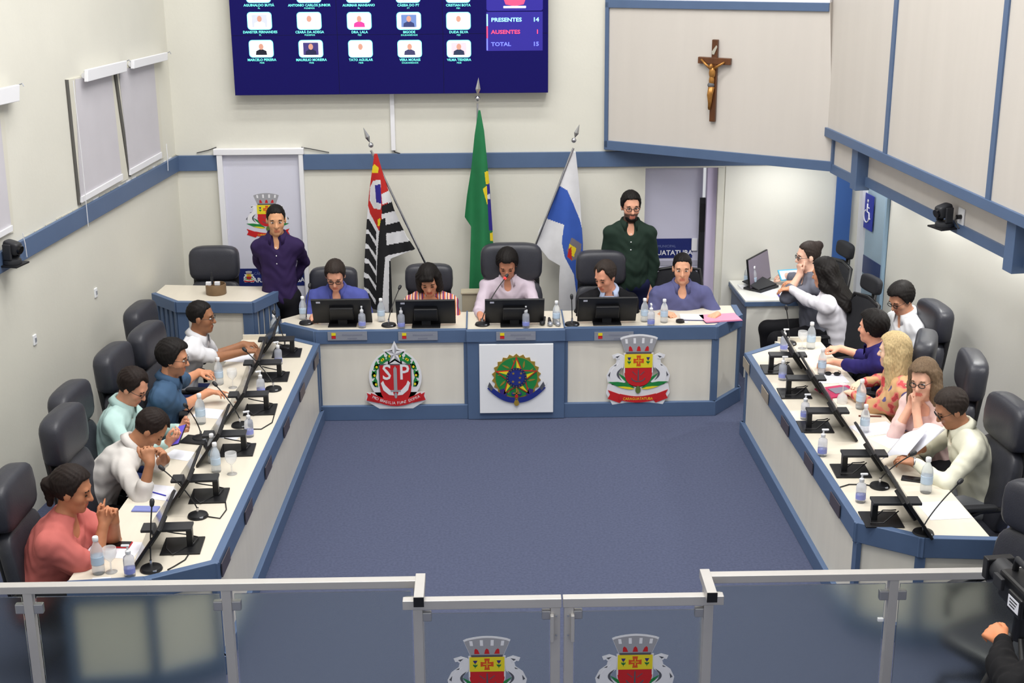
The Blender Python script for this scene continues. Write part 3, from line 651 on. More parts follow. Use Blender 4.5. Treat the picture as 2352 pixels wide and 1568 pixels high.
def municipal(root, k, step=.0022, backing=True, tex=True):
    c = Crest(root, k, step); L = c.L
    mir = lambda p: [(-x, z) for x, z in p]
    crown = [(-.205, .27), (-.295, .50)]+[(x, .505+.05*math.cos(x/.295*1.5)) for x in np.linspace(-.25, .25, 9)]+[(.295, .50), (.205, .27)]+[(x, .27+.02*math.cos(x/.205*1.5)) for x in np.linspace(.15, -.15, 5)]
    shp = shield(0, .275, .46, .51)
    dol = [(-.22, .24), (-.30, .27), (-.39, .24), (-.37, .19), (-.31, .20), (-.33, .12), (-.42, .05), (-.47, -.06), (-.45, -.16), (-.38, -.2), (-.28, -.22), (-.2, -.16), (-.26, -.12), (-.33, -.06), (-.3, .02), (-.25, .06)]
    if backing:
        grow = lambda p, g: [(x*(1+g), z*(1+g)+.0) for x, z in p]
        L('white_backing', [grow(crown, .05), grow(shp, .06), [(x-.02, z) for x, z in grow(dol, .07)], mir([(x-.02, z) for x, z in grow(dol, .07)]), [(-.5, -.2), (.5, -.2), (.53, -.34), (.42, -.53), (.2, -.5), (-.2, -.5), (-.42, -.53), (-.53, -.34)]], 'w', 0, 1.)
    L('crown', crown, 'gry', 1.2); L('crown_base', [(-.2, .275), (.2, .275), (.21, .305), (-.21, .305)], 'dgr', 2.3, .4)
    for x in (-.13, 0, .13): L('crown_gate', [(x*1.0-.035, .32), (x*1.08-.022, .38), (x*1.12, .40), (x*1.08+.022, .38), (x+.035, .32)], 'red', 2.4, .5)
    for x in (-.19, -.065, .065, .19): L('crown_tower', [(x*1.05-.02, .44), (x*1.1-.02, .53-.02*abs(x)/.2), (x*1.1+.02, .53-.02*abs(x)/.2), (x*1.05+.02, .44)], 'w', 2.4, .4)
    for f in (lambda p: p, mir):
        L('dolphin', f(dol), 'w', 1.2, 1.2)
        L('dolphin_fin', [f([(-.31, .25), (-.38, .235), (-.35, .21)]), f([(-.46, .0), (-.50, -.06), (-.47, -.08)]), f([(-.41, .09), (-.36, .115), (-.37, .09)])], 'dgr', 2.5, .3)
        L('dolphin_belly', f(band(lambda t: (-.27-.07*math.sin(t*3.1), .06-.2*t), lambda t: .03*math.sin(t*3.1)+.004)), 'dgr', 2.5, .3)
        L('leaf', [f(leaf(-.05, -.26, math.radians(168), .46, .045)), f(leaf(-.1, -.22, math.radians(140), .3, .025))], 'grn', 2.6, .6)
        L('leaf', f(leaf(-.05, -.28, math.radians(172), .3, .02)), 'yel', 3.3, .4)
        L('ribbon_tail', f([(-.3, -.36), (-.5, -.29), (-.46, -.36), (-.5, -.43), (-.3, -.5), (-.24, -.44)]), 'red', 3.0, .8)
    L('shield', shield(0, .275, .46, .51), 'red', 3.2, 1.); L('shield_top', [(-.23, .275), (.23, .275), (.23, .06), (-.23, .06)], 'yel', 4.3, .6)
    L('shield_rim', [[(-.235, .28), (-.222, .28), (-.222, -.02), (-.235, -.02)], [(.235, .28), (.222, .28), (.222, -.02), (.235, -.02)]], 'w', 4.4, .4)
    a, b_ = .085, .028
    L('cross', [(-b_, -b_), (-b_*1.3, -a), (b_*1.3, -a), (b_, -b_), (a, -b_*1.3), (a, b_*1.3), (b_, b_), (b_*1.3, a), (-b_*1.3, a), (-b_, b_), (-a, b_*1.3), (-a, -b_*1.3)] and [(x, z+.17) for x, z in [(-b_, -b_), (-b_*1.3, -a), (b_*1.3, -a), (b_, -b_), (a, -b_*1.3), (a, b_*1.3), (b_, b_), (b_*1.3, a), (-b_*1.3, a), (-b_, b_), (-a, b_*1.3), (-a, -b_*1.3)]], 'org', 5.0, .6)
    L('cross_line', [[(-.05, .165), (.05, .165), (.05, .175), (-.05, .175)], [(-.005, .12), (.005, .12), (.005, .22), (-.005, .22)]], 'yel', 5.7, .3)
    for s in (-1, 1):
        L('flower', [[(s*.155-.03, .225), (s*.155+.03, .225), (s*.155+.012, .185), (s*.155-.012, .185)]], 'vio', 5.0, .4)
        L('flower_stem', [[(s*.155-.004, .19), (s*.155+.004, .19), (s*.155+.004, .11), (s*.155-.004, .11)], leaf(s*.155, .13, 2.2, .05, .012), leaf(s*.155, .13, .9, .05, .012)], 'grn', 5.0, .4)
    L('sword', [(-.012, -.14), (-.008, .02), (0, .045), (.008, .02), (.012, -.14)], 'dgr', 4.4, .5)
    L('anchor', [band(lambda t: (.11*math.cos(math.pi+math.pi*t), -.1+.06*math.sin(math.pi+math.pi*t)), .016), band(lambda t: (-.1+.07*t, .0-.06*t), .01), band(lambda t: (.1-.07*t, .0-.06*t), .01)], 'dgr', 4.4, .4)
    L('bud', ellp(0, -.29, .045, .06), mat('crest_olive', (96, 116, 60), .4), 4.4, .8)
    L('ribbon', band(lambda t: (-.31+.62*t, -.40-.045*math.sin(t*math.pi)), .10), 'red', 4.2, .8)
    if tex: text('CARAGUATATUBA', .058*k, (0, -5.15*step, -.435*k), (math.pi/2, 0, 0), CR['yel'], root, 'motto', ext=.0003)
def sp_arms(root, k, step=.0025):
    c = Crest(root, k, step); L = c.L; mir = lambda p: [(-x, z) for x, z in p]
    L('white_backing', [ellp(0, -.02, .47, .45, n=30), starp(0, .36, .22, .11), [(-.52, -.28), (.52, -.28), (.54, -.42), (.3, -.56), (-.3, -.56), (-.54, -.42)]], 'w', 0, 1)
    for s in (1, -1):
        for j in range(7):
            a = math.radians(200-j*24 if s < 0 else -20+j*24); r = .39
            cx_, cz_ = r*math.cos(a), -.02+r*.92*math.sin(a); ta = a+math.pi/2*s
            L('laurel_leaf', [leaf(cx_-.05*math.cos(ta)+.02*math.cos(a), cz_-.05*math.sin(ta), ta+.45*s, .17, .042), leaf(cx_-.05*math.cos(ta)-.04*math.cos(a), cz_-.05*math.sin(ta), ta-.45*s, .15, .036)], 'grn', 1.2+.1*j, .9)
            L('coffee_berry', ellp(cx_-.02*math.cos(a), cz_, .022, .022, n=8), 'yel', 2.6, .5)
    sh = shield(0, .19, .56, .66)
    L('shield', sh, 'red', 3.0, 1.2)
    L('shield_rim', [[(-.29, .2), (.29, .2), (.29, .18), (-.29, .18)], [(-.29, .2), (-.272, .2), (-.272, -.17), (-.29, -.17)], [(.29, .2), (.272, .2), (.272, -.17), (.29, -.17)]], 'dgr', 3.4, 1.)
    st = starp(0, .36, .17, .068)
    for i in range(10):
        L('star_facet', [st[i], st[(i+1) % 10], (0, .36)], 'gry' if i % 2 else 'w', 2.4+.01*i, 1.)
    for ch, x in (('S', -.15), ('P', .16)):
        text(ch, .36*k, (x*k, -4.6*step, .05*k), (math.pi/2, 0, 0), CR['w'], root, 'letter', bold=.004*k, ext=.0008)
    L('sword', [(-.03, -.24), (-.03, .12), (0, .165), (.03, .12), (.03, -.24)], 'gry', 4.6, .8); L('sword_hilt', [[(-.09, -.24), (.09, -.24), (.09, -.27), (-.09, -.27)], ellp(0, -.33, .025, .05)], 'gry', 4.6, .7)
    for f in (lambda p: p, mir):
        L('branch', f([(-.22, -.08), (-.26, -.12), (-.22, -.24), (-.12, -.32), (-.03, -.33), (-.05, -.27), (-.11, -.23), (-.15, -.19), (-.19, -.15)]), 'w', 4.4, .6)
        L('ribbon_tail', f([(-.36, -.36), (-.52, -.28), (-.5, -.34), (-.53, -.41), (-.3, -.46)]), 'red', 4.0, .8)
    fn = lambda t: (-.46+.92*t, -.33-.13*math.sin(t*math.pi))
    L('ribbon', band(fn, .10, 20), 'red', 4.9, .8)
    mt = 'PRO BRASILIA FIANT EXIMIA'
    for i, ch in enumerate(mt):
        if ch == ' ': continue
        t = .06+.88*i/(len(mt)-1); p = Vector(fn(t)); d = Vector(fn(t+.02))-Vector(fn(t-.02))
        o = text(ch, .068*k, (p.x*k, -5.9*step, p.y*k), (math.pi/2, -math.atan2(d.y, d.x), 0), CR['w'], root, 'motto_letter', ext=.0003)
def br_arms(root, k, step=.003):
    c = Crest(root, k, step); L = c.L; mir = lambda p: [(-x, z) for x, z in p]; cz = .06
    L('rosette', [(p[0], p[1]) for p in starp(0, cz, .43, .385, 22)], 'gold', 1, 2)
    L('leaf_ring', ellp(0, cz, .365, .365, n=30), 'grn', 3, .6)
    for i in range(10):
        a = 2*math.pi*i/10+.3; L('gold_vein', leaf(.2*math.cos(a), cz+.2*math.sin(a), a+.5, .15, .018), 'gold', 3.6, .5)
    L('star_edge', starp(0, cz, .385, .17), 'red', 4.2, 1.)
    s5 = starp(0, cz, .335, .148)
    for i in range(10): L('star_facet', [s5[i], s5[(i+1) % 10], (0, cz)], ('grn', 'yel')[i % 2], 5.3+.005*i, .8)
    L('blue_ring', ellp(0, cz, .18, .18, n=28), mat('crest_deep_blue', (28, 36, 92), .4), 6.2, 1); L('disc', ellp(0, cz, .14, .14, n=26), 'blu', 7.3, .6)
    for x, z in ((-.055, .08), (.08, .08), (.06, -.0), (-.06, -.07), (.05, -.085)): L('small_star', starp(x, cz+z, .028, .012), 'gold', 8, .4)
    for i in range(20): a = 2*math.pi*i/20; L('ring_star', ellp(  .16*math.cos(a), cz+.16*math.sin(a), .009, .009, n=6), 'gold', 7.3, .4)
    for f in (lambda p: p, mir):
        L('ribbon', f(band(lambda t: (-.03-.45*t, -.36+.0*t+.25*t**2.0), lambda t: .10-.02*t)), 'blu', 4.5, 1.)
        L('ribbon_end', f([(-.44, -.19), (-.54, -.04), (-.5, -.1), (-.47, -.02), (-.40, -.13)]), 'dgr', 4.6, 1.)
        L('ribbon_fold', f([(-.3, -.17), (-.22, -.14), (-.16, -.26), (-.25, -.3)]), 'vio', 4.4, .8)
        L('hilt_gem', f(ellp(-.06, -.24, .03, .035)), 'blu', 5.4, .6)
    L('sword_hilt', [[(-.012, -.12), (.012, -.12), (.012, -.34), (-.012, -.34)], [(-.07, -.22), (.07, -.22), (.07, -.24), (-.07, -.24)]], 'gold', 6, .8); L('pommel', ellp(0, -.41, .045, .055), 'gold', 6, 1); L('hilt_red', ellp(0, -.28, .03, .03), 'red', 7, .5)
yF = 11.352
p = aty(908, 862, yF); a1 = thing('coat_of_arms', 'red shield coat of arms lettered SP with laurel and star on the desk front', 'emblem', p); sp_arms(a1, .475); a1.scale.z = 1.12; a1.location.z -= .0
wide = (aty(1270, 870, 11.33)-aty(1101, 870, 11.33)).length; p = aty(1186, 868, 11.33)
a2 = thing('coat_of_arms', 'green, gold and blue star coat of arms on a white square board', 'emblem', Vector((p.x, 11.334, p.z)))
B().box((0, -.012, 0), (wide, .024, wide*.985)).build('white_board', M['cap'], a2, bevel=.003)
g_ = bpy.data.objects.new('national_emblem', None); COL.objects.link(g_); g_.parent = a2; g_.location = (0, -.022, -.012)
br_arms(g_, .485)
for ch in list(g_.children): ch.parent = a2; ch.location = ch.location+g_.location
bpy.data.objects.remove(g_)
p = aty(1466, 852, yF); a3 = thing('coat_of_arms', 'municipal coat of arms with grey crown and dolphins on the desk front', 'emblem', p); municipal(a3, .515); a3.scale.z = 1.1
for o_ in (a1, a3): B().box((0, .0145, 0), (.2, .03, .2)).build('mounting_block', M['white'], o_)
p = aty(1119, 1550, YG-.006); a4 = thing('coat_of_arms', 'municipal coat of arms sticker on the left gate leaf', 'emblem', p); municipal(a4, .39, .0008)
p = aty(1458, 1545, YG-.006); a5 = thing('coat_of_arms', 'municipal coat of arms sticker on the right gate leaf', 'emblem', p); municipal(a5, .39, .0008)
p = aty(614, 497, YB-.014); a6 = thing('coat_of_arms', 'municipal coat of arms printed on the backdrop behind the man in purple', 'emblem', p); municipal(a6, .40, .0006, backing=False)
p = aty(572, 636, YB-.019); a7 = thing('coat_of_arms', 'tiny crest printed on the navy band beside the man in purple', 'emblem', p); municipal(a7, .1, .0003, tex=False)
txs = ['VEREADOR', '2º SECRETÁRIO']
for i, (x, y, z) in enumerate(NPL):
    e = [(x-.115+q[0], z+q[1]) for q in ((-.018, -.022), (.018, -.022), (.018, .005), (-.018, .005))]
    plate(B(), e, y-.0003, y-.001).build('crest_print', CR['red'], mroot)
    plate(B(), [(a, b+.027*.9) for a, b in e], y-.0003, y-.001).build('crest_print', CR['yel'], mroot)
    for k in range(2):
        B().box((x+.04-.03*0, y-.0006, z+.012-.032*k), (.17-.09*k, .0006, .011)).build('print_line', mat('plate_print', (128, 132, 148), .4), mroot)
# ================================================================== CHAIRS
def make_leather_chair(hb=1.2, wide=.5, tall=1.0):
    """faces +x; origin on the floor under the seat; hb = top of headrest"""
    r = thing('office_chair', 'x', 'chair')
    L = M['leather']; sz = .41
    B().pillow((0, 0, sz-.05), (.5, wide, .11), None, .45).build('seat', L, r, smooth=True)
    tilt = Matrix.Rotation(math.radians(-9), 3, 'Y')
    zb = sz; Hh = hb-zb; hl = Hh*.66
    def bend(v): v.x += .25*(v.y)**2; return v
    B().pillow((-.245, 0, zb+hl*.5-.02), (.11, wide, hl+.04), tilt, .42, bend=bend).build('backrest', L, r, smooth=True)
    def bend2(v): v.x += .3*(v.y)**2+max(0, -abs(v.z)+.02)*.1; return v
    B().pillow((-.305, 0, zb+hl+(Hh-hl)*.5), (.165, wide*.98, (Hh-hl)+.03), Matrix.Rotation(math.radians(-4), 3, 'Y'), .46, bend=bend2).build('headrest', L, r, smooth=True)
    B().pillow((-.315, 0, zb+Hh*.46), (.05, wide*.9, Hh*.86), Matrix.Rotation(math.radians(-8), 3, 'Y'), .4, bend=bend).build('back_shell', M['black'], r, smooth=True)
    for s in (-1, 1):
        a = B().tube([(.12, s*.25, .44), (.1, s*.275, .54), (-.02, s*.275, .59), (-.2, s*.265, .59), (-.25, s*.25, .54)], .018, 8).build('armrest', M['black'], r, smooth=True)
        B().pillow((0, s*.275, .612), (.26, .06, .035), None, .5).build('arm_pad', M['dark'], a, smooth=True)
    B().cyl((0, 0, .12), (0, 0, .4), .028).build('gas_column', M['dark'], r, smooth='auto')
    for k in range(5):
        t = 2*math.pi*k/5+.3; c, s = math.cos(t), math.sin(t)
        b = B().tube([(.02*c, .02*s, .14), (.16*c, .16*s, .11), (.27*c, .27*s, .085)], [.03, .022, .016], 8).build('base_leg', M['black'], r, smooth=True)
        B().cyl((.27*c-.02*s, .27*s+.02*c, .03), (.27*c+.02*s, .27*s-.02*c, .03), .03, n=14).build('caster', M['black'], b, smooth='auto')
    return r
def make_mesh_chair():
    r = thing('mesh_chair', 'x', 'chair'); K = M['black']
    B().pillow((0, 0, .44), (.48, .48, .08), None, .45).build('seat', M['mesh'], r, smooth=True)
    def bend(v): v.x += .5*(v.y)**2; return v
    B().pillow((-.26, 0, .79), (.035, .46, .52), Matrix.Rotation(math.radians(-10), 3, 'Y'), .5, bend=bend).build('mesh_back', M['mesh'], r, smooth=True)
    B().tube([(-.2, -.2, .56), (-.24, -.235, .8), (-.29, -.2, 1.04), (-.31, 0, 1.06), (-.29, .2, 1.04), (-.24, .235, .8), (-.2, .2, .56), (-.21, 0, .54), (-.2, -.2, .56)], .018, 8).build('back_frame', K, r, smooth=True)
    B().pillow((-.33, 0, 1.17), (.07, .3, .14), Matrix.Rotation(math.radians(-6), 3, 'Y'), .5, bend=bend).build('headrest', M['mesh'], r, smooth=True)
    B().tube([(-.27, 0, .5), (-.34, 0, .8), (-.36, 0, 1.15)], .022, 8).build('spine', K, r, smooth=True)
    for s in (-1, 1):
        a = B().tube([(-.05, s*.24, .42), (-.06, s*.29, .5), (-.04, s*.29, .62)], .018, 8).build('armrest', K, r, smooth=True)
        B().pillow((0, s*.29, .64), (.26, .08, .03), None, .5).build('arm_pad', K, a, smooth=True)
    B().cyl((0, 0, .12), (0, 0, .4), .028).build('gas_column', K, r, smooth='auto')
    for k in range(5):
        t = 2*math.pi*k/5+.3; c, s = math.cos(t), math.sin(t)
        b = B().tube([(.02*c, .02*s, .14), (.16*c, .16*s, .11), (.27*c, .27*s, .085)], [.03, .022, .016], 8).build('base_leg', K, r, smooth=True)
        B().cyl((.27*c-.02*s, .27*s+.02*c, .03), (.27*c+.02*s, .27*s-.02*c, .03), .03, n=14).build('caster', K, b, smooth='auto')
    return r
chA = make_leather_chair(1.2); used = [False]
def chair(px, py, z, rz, label, group, off=.305):
    """headrest top seen at pixel px,py"""
    p = atz(px, py, z); f = Vector((math.cos(rz), math.sin(rz), 0))
    o = chA if not used[0] else copy_tree(chA); used[0] = True
    q = p+f*off; put(o, (q.x, q.y, 0), rz, label, group); return o
gL = 'leather chairs along the left wall'
for px, py, rz, lab in ((12, 1092, -.05, 'black leather chair of the woman in coral, nearest the railing on the left'),
                        (138, 948, -.1001, 'black leather chair behind the man resting his head on his fist'),
                        (155, 892, -.1, 'black leather chair behind the man in the mint shirt'),
                        (255, 802, -.12, 'black leather chair behind the man in the steel blue polo'),
                        (332, 752, -.15, 'empty black leather chair with lower headrest behind the two far left men'),
                        (318, 703, -.1, 'black leather chair behind the man in the white polo, nearest the tribune')):
    zz = {138: 1.25, 318: 1.15}.get(px, 1.2); o = chair(px, py, zz, rz, lab, gL); o.scale.z = zz/1.2
gR = 'leather chairs along the right wall'
for px, py, z, rz, lab in ((2152, 700, 1.15, math.pi+.1, 'black leather chair behind the young man in the white shirt'),
                        (2128, 772, 1.2, math.pi-.35, 'black leather chair turned sideways behind the blonde woman'),
                        (2238, 818, 1.2, math.pi-.15, 'black leather chair behind the woman in pink'),
                        (2328, 922, 1.22, math.pi+.1, 'black leather chair of the man in the cream shirt'),
                        (2408, 1126, 1.2, math.pi+.55, 'black leather chair at the right edge beside the desk end')):
    o = chair(px, py, z, rz, lab, gR); o.scale.z = z/1.2
used = [True]
def chair_h(px, py, top, rz, label, group, wide=.5, off=.33):
    o = make_leather_chair(top, wide); p = atz(px, py, top); f = Vector((math.cos(rz), math.sin(rz), 0)); q = p+f*off
    return put(o, (q.x, q.y, 0), rz, label, group)
gB = 'leather chairs behind the presiding desk'; S = -math.pi/2
chair_h(766, 615, 1.1, S, 'black leather chair behind the man in the blue polo', gB, .44)
chair_h(985, 608, 1.1, S, 'black leather chair behind the woman in stripes', gB, .44)
chair_h(1174, 560, 1.32, S, 'tallest and widest black leather chair, behind the man with the lit microphone', gB, .56)
chair_h(1380, 577, 1.24, S, 'black leather chair behind the man in the dark suit', gB, .46)
chair_h(492, 567, 1.25, S, 'empty black leather chair behind the tribune', gB, .46)
mc = make_mesh_chair(); p = atz(1556, 610, 1.08); put(mc, (p.x, p.y-.28, 0), S, 'black mesh chair behind the man in the slate blue shirt', 'mesh office chairs')
for px, py, rz, lab in ((1938, 560, math.pi+.2, 'black mesh chair of the woman in grey by the blue pier'), (2000, 640, math.pi+.25, 'black mesh chair of the woman with long black hair')):
    o = copy_tree(mc); p = atz(px, py, 1.24); put(o, (p.x-.28, p.y, 0), rz, lab, 'mesh office chairs')
for ch in list(mc.children):
    if ch.name.startswith('headrest'): bpy.data.objects.remove(ch)
# ================================================================== MONITORS
def make_monitor(tilt, arm):
    """screen faces -x in local space; base centre at origin on the desk top"""
    r = thing('monitor', 'x', 'monitor')
    Wd, Hd = (.56 if arm else .5), .285
    if arm:
        B().box((.02, 0, .006), (.23, .22, .01)).build('base', M['black'], r, bevel=.003)
        B().box((.065, 0, .065), (.035, .045, .12)).build('column', M['black'], r, bevel=.003)
        B().box((-.06, 0, .128), (.29, .105, .018)).build('hinge_arm', M['dark'], r, bevel=.004)
        cx_, cz_ = -.215, .006
    else:
        B().box((.0, 0, .006), (.16, .24, .01)).build('base', M['black'], r, bevel=.003)
        B().box((-.0, 0, .06), (.035, .08, .11)).build('column', M['black'], r, bevel=.003)
        cx_, cz_ = -.03, .012
    d = Vector((math.sin(tilt)*1., 0, math.cos(tilt)))       # up along the panel, leaning towards +x when tilted back
    # panel leans back: top moves away from viewer (+x)
    n = Vector((-math.cos(tilt), 0, math.sin(tilt)))
    base = Vector((cx_ - (.0 if arm else 0), 0, cz_))
    mx = Matrix((n, Vector((0, 1, 0)), d)).transposed()
    c = base+d*(Hd/2)
    pn_ = B().box(c, (.018, Wd, Hd), mx).build('screen_back', M['black'], r, bevel=.004)
    B().box(c+n*.0095, (.002, Wd-.016, Hd-.02), mx).build('screen', M['gloss'], pn_)
    B().box(c-n*.02+d*(-.01), (.03, .2, .14), mx).build('rear_housing', M['black'], pn_, bevel=.006)
    B().box(c-n*.0098+d*.115+Vector((0, -.19, 0)), (.001, .035, .02), mx).build('inventory_sticker', M['paper'], pn_)
    if arm:
        B().tube([(.08, -.02, .02), (.1, .08, .02), (.03, .1, .03), (-.03, .06, .06), (-.07, .04, .08)], .004, 6).build('cable', M['black'], r, smooth=True)
        B().tube([(.07, .0, .012), (-.02, -.12, .012), (-.06, -.08, .03), (-.07, -.02, .06)], .004, 6).build('cable', M['black'], r, smooth=True)
    return r
zt_s, zt_m = ZS-.008, ZM-.008
mon0 = make_monitor(math.radians(35), True); first = True
# columns of the stands in the photograph (foot of the column)
gM = 'monitors on the left council desk'
Ls = [((432, 1255), 'in front of the woman in coral'), ((492, 1140), 'in front of the man resting his head on his fist'), ((556, 1035), 'in front of the man in the mint shirt'), ((608, 942), 'in front of the man in the steel blue polo'), ((638, 867), 'next to the outstretched hand of the man in the white polo'), ((668, 812), 'at the far end of the left desk')]
MONL = []
for (px, py), w_ in Ls:
    p = atz(px, py, zt_s); o = mon0 if first else copy_tree(mon0); first = False
    put(o, (p.x-.05, p.y, zt_s), 0.04, 'tilted black monitor '+w_, gM); MONL.append(p)
Rs = [((2012, 1195), 'in front of the man in the cream shirt'), ((1943, 1083), 'second from the railing on the right desk'), ((1862, 982), 'near the woman in pink on the right desk'), ((1815, 905), 'in front of the blonde woman'), ((1775, 850), 'at the far end of the right desk')]
for (px, py), w_ in Rs:
    p = atz(px, py, zt_s); o = copy_tree(mon0); put(o, (p.x+.05, p.y, zt_s), math.pi-.03, 'tilted black monitor '+w_, 'monitors on the right council desk')
mon1 = make_monitor(math.radians(30), False); first = True
for px, py, w_ in ((787, 748, 'man in the blue polo'), (979, 750, 'woman in stripes'), (1182, 748, 'man with the lit microphone'), (1394, 744, 'man in the dark suit')):
    p = atz(px, py, zt_m); o = mon1 if first else copy_tree(mon1); first = False
    put(o, (p.x, p.y+.03, zt_m), -math.pi/2, 'black monitor seen from behind, before the '+w_, 'monitors on the presiding desk')
ms = make_monitor(math.radians(8), False); p = atz(1735, 628, .75); put(ms, (2.57, 12.82, .75), math.radians(146), 'grey-lit monitor on the secretaries\' desk', None)
for ch in ms.children_recursive:
    if ch.name.startswith('screen') and 'back' not in ch.name: ch.data = ch.data.copy(); ch.data.materials[0] = mat('lit_grey_screen', (120, 110, 125), .3, emit=.25)
# ================================================================== FLAGS
def inside(p, poly):
    x, y = p; r = False; n = len(poly)
    for i in range(n):
        (x0, y0), (x1, y1) = poly[i], poly[(i+1) % n]
        if (y0 > y) != (y1 > y) and x < (x1-x0)*(y-y0)/(y1-y0)+x0: r = not r
    return r
def flag(name, label, sil, regions, base_m, ms_, Y, fold, pole, step=2):
    """sil: outline in photo pixels (cloth hangs in the plane y=Y, folded in depth); regions: printed areas"""
    r = thing(name, label, 'flag', aty(*pole[1], Y))
    O = r.location.copy(); x0 = min(p[0] for p in sil); x1 = max(p[0] for p in sil); y0 = min(p[1] for p in sil); y1 = max(p[1] for p in sil)
    # rows clipped to the outline so the edge is smooth
    b = B(); rows = []
    yy = np.arange(y0+1, y1, step)
    for y in yy:
        xs = []
        n = len(sil)
        for i in range(n):
            (ax, ay), (bx, by) = sil[i], sil[(i+1) % n]
            if (ay > y) != (by > y): xs.append((bx-ax)*(y-ay)/(by-ay)+ax)
        rows.append((min(xs), max(xs)) if len(xs) >= 2 else None)
    nc = 84; vid = {}
    for i, y in enumerate(yy):
        if rows[i] is None: continue
        a, c = rows[i]
        for j in range(nc+1):
            x = a+(c-a)*j/nc; p = aty(x, y, Y+fold(x, y)); vid[(i, j)] = (len(b.v), x, y); b.v.append(tuple(p-O))
    for i in range(len(yy)-1):
        for j in range(nc):
            if (i, j) in vid and (i+1, j) in vid:
                f = [vid[(i, j)], vid[(i+1, j)], vid[(i+1, j+1)], vid[(i, j+1)]]
                cxx = sum(q[1] for q in f)/4; cyy = sum(q[2] for q in f)/4; k = 0
                for mi, poly in regions:
                    if inside((cxx, cyy), poly): k = mi
                b.f.append(tuple(q[0] for q in f)); b.mi.append(k)
    c_ = b.build('cloth', ms_, r, smooth=True)
    so_ = c_.modifiers.new('thick', 'SOLIDIFY'); so_.thickness = .004
    top, bot = aty(*pole[0], Y), aty(*pole[1], Y); bz = bot+(bot-top)*(bot.z/(top.z-bot.z)) if bot.z > .02 else bot
    pk_ = Vector((0, .07 if 'green' in label[:10] else 0, 0))
    B().cyl(top-O+pk_, bz-O+pk_, .011, n=12).build('pole', M['chrome'], r, smooth='auto')
    d = (top-bz).normalized(); ball = aty(*pole[2], Y)-O+pk_
    B().ell(ball, (.024, .024, .024)).build('ball', M['chrome'], r, smooth=True)
    tip = aty(*pole[3], Y)-O+pk_; mid = ball.lerp(tip, .45); sd_ = Vector((d.z, 0, -d.x))
    B().add([ball+d*.02, mid+sd_*.022, tip, mid-sd_*.022, mid+Vector((0, -.008, 0)), mid+Vector((0, .008, 0))], [(0, 4, 3), (0, 1, 4), (4, 1, 2), (3, 4, 2), (0, 3, 5), (0, 5, 1), (5, 2, 1), (3, 2, 5)]).build('spear_tip', M['chrome'], r)
    B().cyl(Vector((bz.x, bz.y, 0))-O, Vector((bz.x, bz.y, .05))-O, .11, .09, n=20).build('floor_base', M['dark'], r, smooth='auto')
    return r
fm = lambda n, c: mat('flag_'+n, c, .75, var=.05, vscale=9)
red, whi, blk, blu, yel, grn, vio = fm('red', (190, 38, 34)), fm('white', (222, 222, 226)), fm('black', (24, 24, 28)), fm('blue', (52, 88, 176)), fm('yellow', (232, 206, 40)), fm('green', (30, 116, 70)), fm('violet_blue', (46, 38, 140))
# striped state flag
sil = [(860, 352), (866, 352), (880, 400), (893, 440), (905, 480), (920, 515), (935, 545), (954, 572), (925, 583), (897, 594), (899, 640), (902, 720), (838, 705), (836, 640), (839, 570), (843, 500), (848, 440), (854, 395)]
reg = [(3, sil)]
reg = [(0, sil), (1, [(840, 350), (900, 350), (894, 440), (884, 520), (870, 530), (858, 505), (850, 490), (845, 470)]),
       (4, [(853, 385), (860, 377), (870, 385), (868, 398), (855, 398)]),
       (0, [(850, 430), (857, 415), (874, 412), (875, 430), (866, 440), (866, 455), (876, 470), (874, 482), (858, 478), (849, 460)]),
       (5, [(861, 425), (874, 423), (876, 468), (864, 464)]),
       (4, [(867, 505), (873, 500), (876, 515), (868, 520)])]
for k in range(6):     # stripes of the front flap
    y = 442+k*23; x = 880+k*10
    if k % 2 == 0: reg.append((0, [(876, y+4), (900+k*11, y-8), (911+k*11, y+14), (878, y+28)]))
    else: reg.append((2, [(876, y+8), (900+k*11, y-6), (912+k*11, y+13), (878, y+32)]))
for k in range(7):     # stripes of the hanging side
    y = 480+k*34
    reg.append((2, [(830, y+20), (848, y+24), (864, y+52), (864, y+74), (846, y+48), (830, y+40)]))
reg.append((2, [(874, 505), (885, 500), (888, 560), (890, 720), (862, 720), (866, 600), (870, 540)]))
reg.append((0, [(885, 590), (895, 590), (893, 720), (877, 720), (881, 640)]))
reg.append((2, [(894, 600), (903, 600), (903, 720), (893, 720)]))
fo_ = lambda x, y: .035*math.sin((x-830)/11.)*min(1, (y-350)/120.)+.02*math.sin(y/70.)
flag('standing_flag', 'red, black and white striped flag leaning on its pole behind the desk', sil, reg, None, [whi, red, blk, whi, yel, vio], 12.72, fo_, ((852, 345), (975, 600), (852, 333), (834, 292)))
sil = [(1099, 252), (1103, 252), (1112, 300), (1118, 360), (1125, 430), (1131, 520), (1133, 560), (1120, 575), (1112, 640), (1104, 680), (1078, 665), (1080, 600), (1082, 520), (1068, 498), (1073, 450), (1082, 390), (1090, 310)]
reg = [(1, [(1113, 395), (1122, 392), (1124, 424), (1116, 424)]), (1, [(1109, 434), (1118, 426), (1124, 470), (1119, 470)]), (2, [(1118, 424), (1126, 420), (1132, 530), (1123, 530)]), (3, [(1119, 448), (1125, 444), (1126, 458), (1120, 456)]), (1, [(1125, 535), (1135, 533), (1135, 555), (1126, 552)])]
fo_ = lambda x, y: .04*math.sin((x-1068)/9.)*min(1, (y-250)/150.)+.015*math.sin(y/60.)
flag('standing_flag', 'tall green flag with a yellow and blue edge behind the presiding desk', sil, reg, None, [grn, yel, vio, whi], 12.75, fo_, ((1097, 240), (1094, 700), (1097, 229), (1099, 180)))
